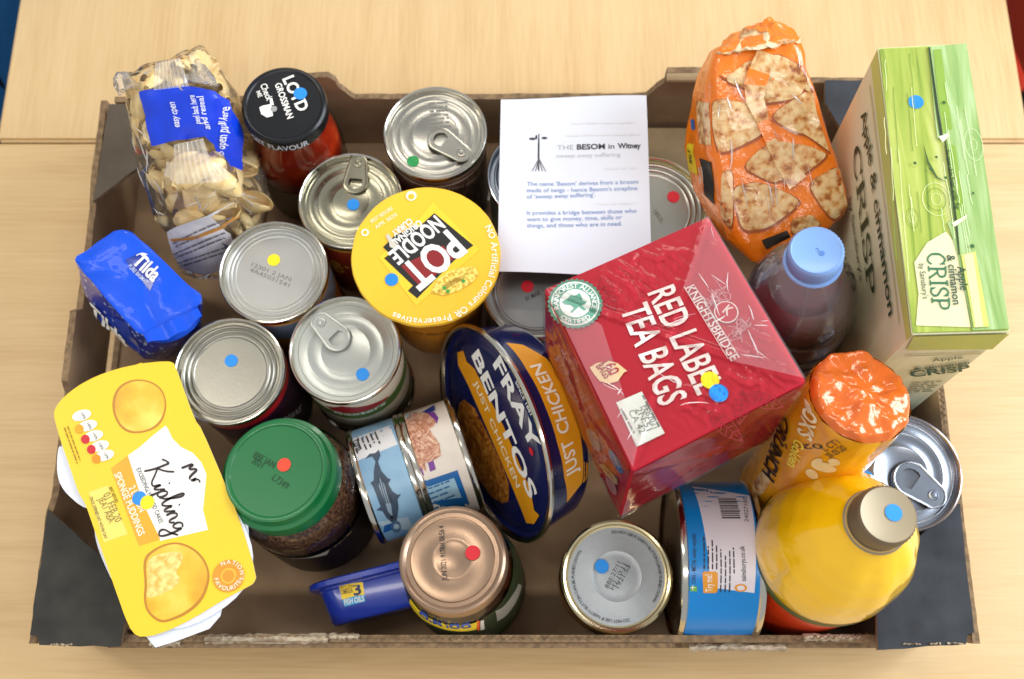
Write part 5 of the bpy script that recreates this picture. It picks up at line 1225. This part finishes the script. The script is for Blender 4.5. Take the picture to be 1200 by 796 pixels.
# small pasta bag in front of it
root = thing('pasta_bag', 'small clear bag of pasta with a pleated neck and a white paper band', 'pasta bag', (-.205, .255, .01))
st = [((243, 322), .05, 34, .020), ((243, 296), .085, 43, .023), ((242, 270), .115, 45, .024), ((238, 245), .14, 45, .023), ((232, 222), .162, 38, .018), ((227, 210), .172, 27, .010)]
qs = []; ctr = [at(*p, z) for p, z, _, _ in st]
for i, (p, z, hw, th) in enumerate(st):
    axd = (ctr[min(i + 1, 5)] - ctr[max(i - 1, 0)]).normalized(); W_ = V((.97, .22, 0)); W_ = (W_ - axd * W_.dot(axd)).normalized(); N_ = axd.cross(W_); N_ = N_ if N_.z > 0 else -N_
    hwm = hw * (H - z) / cos(radians(18)) / FOC; c_ = ctr[i] - N_ * th * .8; qs.append([c_ - W_ * hwm - N_ * th, c_ + W_ * hwm - N_ * th, c_ + W_ * hwm + N_ * th, c_ - W_ * hwm + N_ * th])
gi = G().qloft(qs, 2.4, seg=48, dome=(.008, 0)); gbag = G().qloft(qs, 2.4, seg=64, dome=(.008, .004)).subdiv(1).rough(.0018, 50, .6, 14)
G().qloft([[p + (sum(q, V()) / 4 - p) * .5 for p in q] for q in qs[:5]], 2.4, seg=32).build('pasta_mass', MC['pasta_dark'], root)
shells(root, gi, 44, (.008, .012), 15, .115, scl=1.05); gbag.build('clear_bag', BAGF, root)
WB = ramp_mat('white_band', (1, 1, 1), [(.3, '#d6d2d8'), (.7, '#efedf0')], .5, scale=60)
S = Surf(root, geo=gbag, px=(243, 285), n=V((0, -.45, .9)))
S.poly([(197, 272), (215, 262), (243, 252), (268, 240), (276, 236), (286, 246), (288, 270), (284, 295), (268, 312), (240, 322), (214, 314), (200, 296)], WB, 'paper_band', .0012, sub=.003)
for p0, p1 in (((205, 285), (280, 252)), ((206, 298), (284, 268)), ((210, 308), (280, 286))): lines(S, p0, p1, .0028, 2, .0018, M('#77737e', .6), rag=.1, lift=.0022)
S.poly([(202, 279), (230, 275), (258, 264), (280, 250), (282, 253), (260, 267), (232, 278), (203, 282)], M('#c98a3c', .5), 'band_stripe', .0022)
creases(S, 7, [(200, 225), (225, 205), (262, 210), (285, 240), (240, 255)], [60, 100, 150, 30], (.006, .014), .0012, film('bag_crease', haze=.3, rough=.15, bs=0, refl=1.5), 8, .0003)
crimp(root, at(206, 216, .185), at(255, 214, .185), at(203, 170, .2), at(238, 162, .2), 7, .0013, bulge=.003)
crimp(root, at(192, 205, .176), at(206, 216, .182), at(196, 190, .182), at(205, 190, .19), 2, .001, 'film_ear')
crimp(root, at(254, 214, .182), at(272, 208, .176), at(248, 190, .19), at(258, 192, .182), 2, .001, 'film_ear')

# ------------------------------------------------------------------ pudding pack
Z = .118
root = thing('pudding_pack', 'yellow card sleeve of two sponge puddings lying over the front left box corner', 'puddings', (-.22, .1, Z - .03))
YS = M('#edc81e', .42, ns=15, na=.04)
out = [(64, 492), (63, 484), (66, 476), (74, 466), (90, 453), (112, 441), (138, 432), (166, 426), (190, 423.5), (202, 424), (206, 430), (228, 492), (236, 502), (262, 563), (282, 612), (301, 675), (297, 684), (290, 688), (262, 703), (228, 724), (200, 738), (176, 746), (160, 746), (150, 733), (132, 682), (121, 650), (113, 628), (100, 590), (92, 578), (82, 548), (72, 520)]
P = [at(x, y, Z) for x, y in out]; q = [(p.x, p.y) for p in P][::-1]
for _ in range(1): q = [p for a, b in zip(q, q[1:] + q[:1]) for p in ((a[0] * .78 + b[0] * .22, a[1] * .78 + b[1] * .22), (a[0] * .22 + b[0] * .78, a[1] * .22 + b[1] * .78))]
tl = V((.0, 0, 1)); g = G().slab(q, [], (0, 0, Z - .0007), (1, 0, 0), (0, 1, 0), (0, 0, 1), .0007, me=1); g.build('card_sleeve', [YS, M('#e9e2c4', .6)], root, smooth=False)
# sleeve side flaps folding down along the two long sides
for (p0, p1) in (((92, 453), (166, 426)),): 
    a, b = at(*p0, Z - .0008), at(*p1, Z - .0008); G().hexa([a + V((0, .001, -.02)), b + V((0, .001, -.02)), b + V((0, .0016, -.02)), a + V((0, .0016, -.02)), a, b, b + V((0, .0006, 0)), a + V((0, .0006, 0))]).build('sleeve_side', YS, root, smooth=False)
TUB = M('#dfe4f0', .35, ns=20, na=.03)
def tub(cx, cy, r, lab=None):
    c_ = at(cx, cy, Z); g = G(); k = 40; rs = []
    for rr, z in ((r, -.001), (r * 1.0, -.0022), (r * .93, -.003), (r * .90, -.012), (r * .72, -.034), (r * .68, -.036), (.001, -.036)):
        e = []
        for i in range(k):
            t_ = 2 * pi * i / k; q_ = rr * (1 + .035 * cos(4 * t_ + 1)); e.append(c_ + V((q_ * cos(t_), q_ * sin(t_), z)))
        rs.append(e)
    return rings(rs).build('plastic_tub', TUB, root)
tub(148, 512, .0415); tub(214, 652, .0425)
def chk(q, n=2):
    for _ in range(n): q = [p for a, b in zip(q, q[1:] + q[:1]) for p in ((a[0] * .75 + b[0] * .25, a[1] * .75 + b[1] * .25), (a[0] * .25 + b[0] * .75, a[1] * .25 + b[1] * .75))]
    return q
# tub film corner seen below the sleeve
fl_ = [(168, 742), (182, 759), (205, 752), (245, 737), (258, 722), (262, 704), (230, 715)]
q = [tuple(at(x, y, Z - .003))[:2] for x, y in fl_]; q = q[::-1]
G().slab(q, [], (0, 0, Z - .004), (1, 0, 0), (0, 1, 0), (0, 0, 1), .0012).build('tub_flange', TUB, root, smooth=False)
for fl2 in ([(262, 563), (281, 578), (290, 600), (292, 640), (288, 660), (276, 600)], [(113, 600), (118, 640), (130, 668), (142, 690), (136, 690), (118, 652), (110, 625)], [(66, 545), (70, 570), (90, 590), (105, 598), (96, 580), (84, 552), (70, 515)]):
    q = [tuple(at(x, y, Z - .003))[:2] for x, y in fl2]
    if sum(a[0] * b[1] - b[0] * a[1] for a, b in zip(q, q[1:] + q[:1])) < 0: q = q[::-1]
    q = chk(q)
    G().slab(q, [], (0, 0, Z - .004), (1, 0, 0), (0, 1, 0), (0, 0, 1), .0012).build('tub_flange', TUB, root, smooth=False)
S = Surf(root, p=(0, 0, Z), n=(0, 0, 1))
SP = ramp_mat('sponge_print', (1, 1, 1), [(.3, '#cf8f10'), (.5, '#e8b41e'), (.7, '#f4d558')], .35, scale=38, detail=5); SP2 = ramp_mat('sponge_cut', (1, 1, 1), [(.3, '#d9a83a'), (.6, '#f2dc8a')], .6, scale=260, detail=4); BRN = M('#b97a12', .4)
S.poly([(131, 480), (133, 462), (142, 450), (158, 444), (176, 446), (191, 456), (196, 474), (192, 492), (182, 503), (166, 508), (150, 508), (138, 498)], BRN, 'sponge_print', sm=2); S.poly([(134, 480), (136, 463), (144, 452), (159, 446), (176, 448), (190, 458), (194, 474), (190, 490), (180, 501), (165, 506), (151, 505), (140, 496)], SP, 'sponge_print', .0002, sm=2)
S.poly([(167, 655), (180, 643), (200, 635), (218, 637), (235, 648), (245, 665), (246, 682), (238, 704), (220, 720), (198, 729), (186, 730), (172, 718), (168, 702), (170, 685)], BRN, 'sponge_print', sm=2); S.poly([(170, 657), (182, 645), (201, 637), (218, 640), (233, 650), (243, 666), (243, 682), (235, 702), (218, 717), (198, 726), (187, 727), (174, 716), (171, 702), (173, 685)], SP, 'sponge_print', .0002, sm=2)
S.poly([(172, 657), (184, 650), (205, 646), (216, 650), (212, 662), (205, 672), (213, 678), (204, 690), (190, 696), (171, 703), (174, 684)], SP2, 'sponge_print', .0003, sm=2)
S.poly([(194, 499), (197, 503), (202, 514), (212, 524), (226, 531), (236, 542), (242, 556), (240, 578), (238, 598), (243, 618), (244, 621), (188, 634), (168, 590), (150, 534), (164, 524), (180, 510)], M('#f4f2ec', .45), 'logo_panel')
S.poly([(130, 549), (150, 534), (168, 590), (188, 632), (163, 640), (148, 600)], M('#e3a312', .4), 'panel_print')
S.poly([(104, 577), (126, 569), (150, 626), (122, 636)], M('#f0d768', .45), 'date_panel', .0001)
INKB = M('#2a1a22', .5)
# handwritten logo: letters drawn as pen strokes (x along the word, y up)
def script(word_strokes, p0, p1, h, wid, mat):
    a = V(S.pt(*p0)); b = V(S.pt(*p1)); d = b - a; W = d.length; d.normalize(); e = V((-d.y, d.x)); mx = max(q[0] for s0 in word_strokes for q in s0)
    for s0 in word_strokes: S.strokes([s0], lambda p: (a.x + d.x * p.x / mx * W + e.x * p.y * h, a.y + d.y * p.x / mx * W + e.y * p.y * h), mat, wid, 'lettering', .0004)
KI = [[(.35, 1.25), (.3, .8), (.2, .3), (.05, -.05)], [(-.1, 1.0), (.1, 1.15), (.35, 1.25)], [(1.0, 1.3), (.7, .9), (.3, .6), (.3, .6), (.6, .35), (.95, .0), (1.2, .05)],
      [(1.2, .05), (1.35, .5), (1.3, .1), (1.4, 0), (1.55, .25)], [(1.47, .8), (1.52, .86)],
      [(1.55, .25), (1.75, .6), (1.65, -.2), (1.55, -.75)], [(1.7, .3), (1.9, .6), (2.1, .45), (2.0, .1), (1.8, .02), (1.7, .15)], [(2.0, .08), (2.25, .3)],
      [(2.25, .3), (2.65, 1.1), (2.5, 1.35), (2.38, .9), (2.36, .2), (2.5, 0), (2.7, .25)], [(2.7, .25), (2.88, .55), (2.8, .1), (2.95, 0), (3.1, .3)], [(2.98, .8), (3.03, .86)],
      [(3.1, .3), (3.25, .58), (3.2, .02)], [(3.2, .25), (3.42, .58), (3.6, .45), (3.55, .1), (3.7, 0), (3.85, .25)],
      [(4.35, .5), (4.1, .6), (3.9, .35), (4.0, .05), (4.25, .2), (4.4, .55), (4.35, -.3), (4.15, -.75), (3.85, -.6), (3.9, -.35), (4.3, -.15), (4.65, .15)]]
script(KI, (170, 551), (206, 629), .0122, .078, INKB)
MR = [[(.0, .0), (.25, 1.), (.3, .2), (.65, 1.), (.7, .05), (.85, 0)], [(.95, .0), (1.05, .5), (1.02, .1)], [(1.02, .3), (1.2, .5), (1.35, .4)]]
script(MR, (213, 549), (229, 570), .0088, .085, INKB)
WT = M('#f6efd8', .5)
S.text('SPONGE PUDDINGS', (134, 556), (163, 629), .0040, WT, .016); S.text('2 LEMON', (151, 572), (164, 601), .0040, WT, .016)
S.text('EXCEEDINGLY GOOD CAKES', (160, 550), (187, 614), .0026, INK, .004)
S.text('BEST BEFORE:', (128, 572), (136, 590), .0018, INK, 0); S.text('01 FEB 20', (121, 580), (136, 613), .0042, M('#8a7a3a', .5), 0); S.text('JEA1 ABA', (115, 585), (128, 614), .0040, M('#8a7a3a', .5), 0); S.text('ONCE OPENED EAT WITHIN DAY', (105, 583), (123, 632), .0018, INK, 0)
# traffic-light nutrition panel
for i, (x, y) in enumerate(((88, 487), (95, 499), (102, 511), (109, 523), (115, 534))):
    S.poly(ell(x + 8, y, 11.5, 6.2, -16, 20), M('#f3f1e8', .5), 'nutrition_panel', .0002 + i * .00002)
    if i: S.poly(ell(x - 1.5, y + 4, 5.2, 5.4, 0, 16), (M('#d9a012', .5), M('#c9202a', .5), M('#c9202a', .5), M('#dc8f12', .5))[i - 1], 'nutrition_panel', .0003 + i * .00002)
    S.text('10%', (x + 7, y - 2), (x + 11, y + 5), .0016, INK, 0, lift=.0006)
lines(S, (79, 500), (96, 547), .0022, 2, .0013, M('#9a7a14', .6)); 
a0 = S.pt(268, 675); OR = M('#d99316', .4)
S.disc(268, 675, .0098, OR, 'badge', .0002); S.arc('NATION\'S', a0, .0072, 130, -20, .0024, WT, bold=.01, lift=.0004); S.arc('FAVOURITE', a0, .0088, 190, 340, .0024, WT, bold=.01, lift=.0004); S.disc(268, 675, .0048, M('#e8b83a', .5), 'badge', .0003); S.disc(268, 675, .0036, OR, 'badge', .0004)
S.dot(163.5, 584, 'blue', .0044); S.dot(173, 589, 'yellow', .0044)
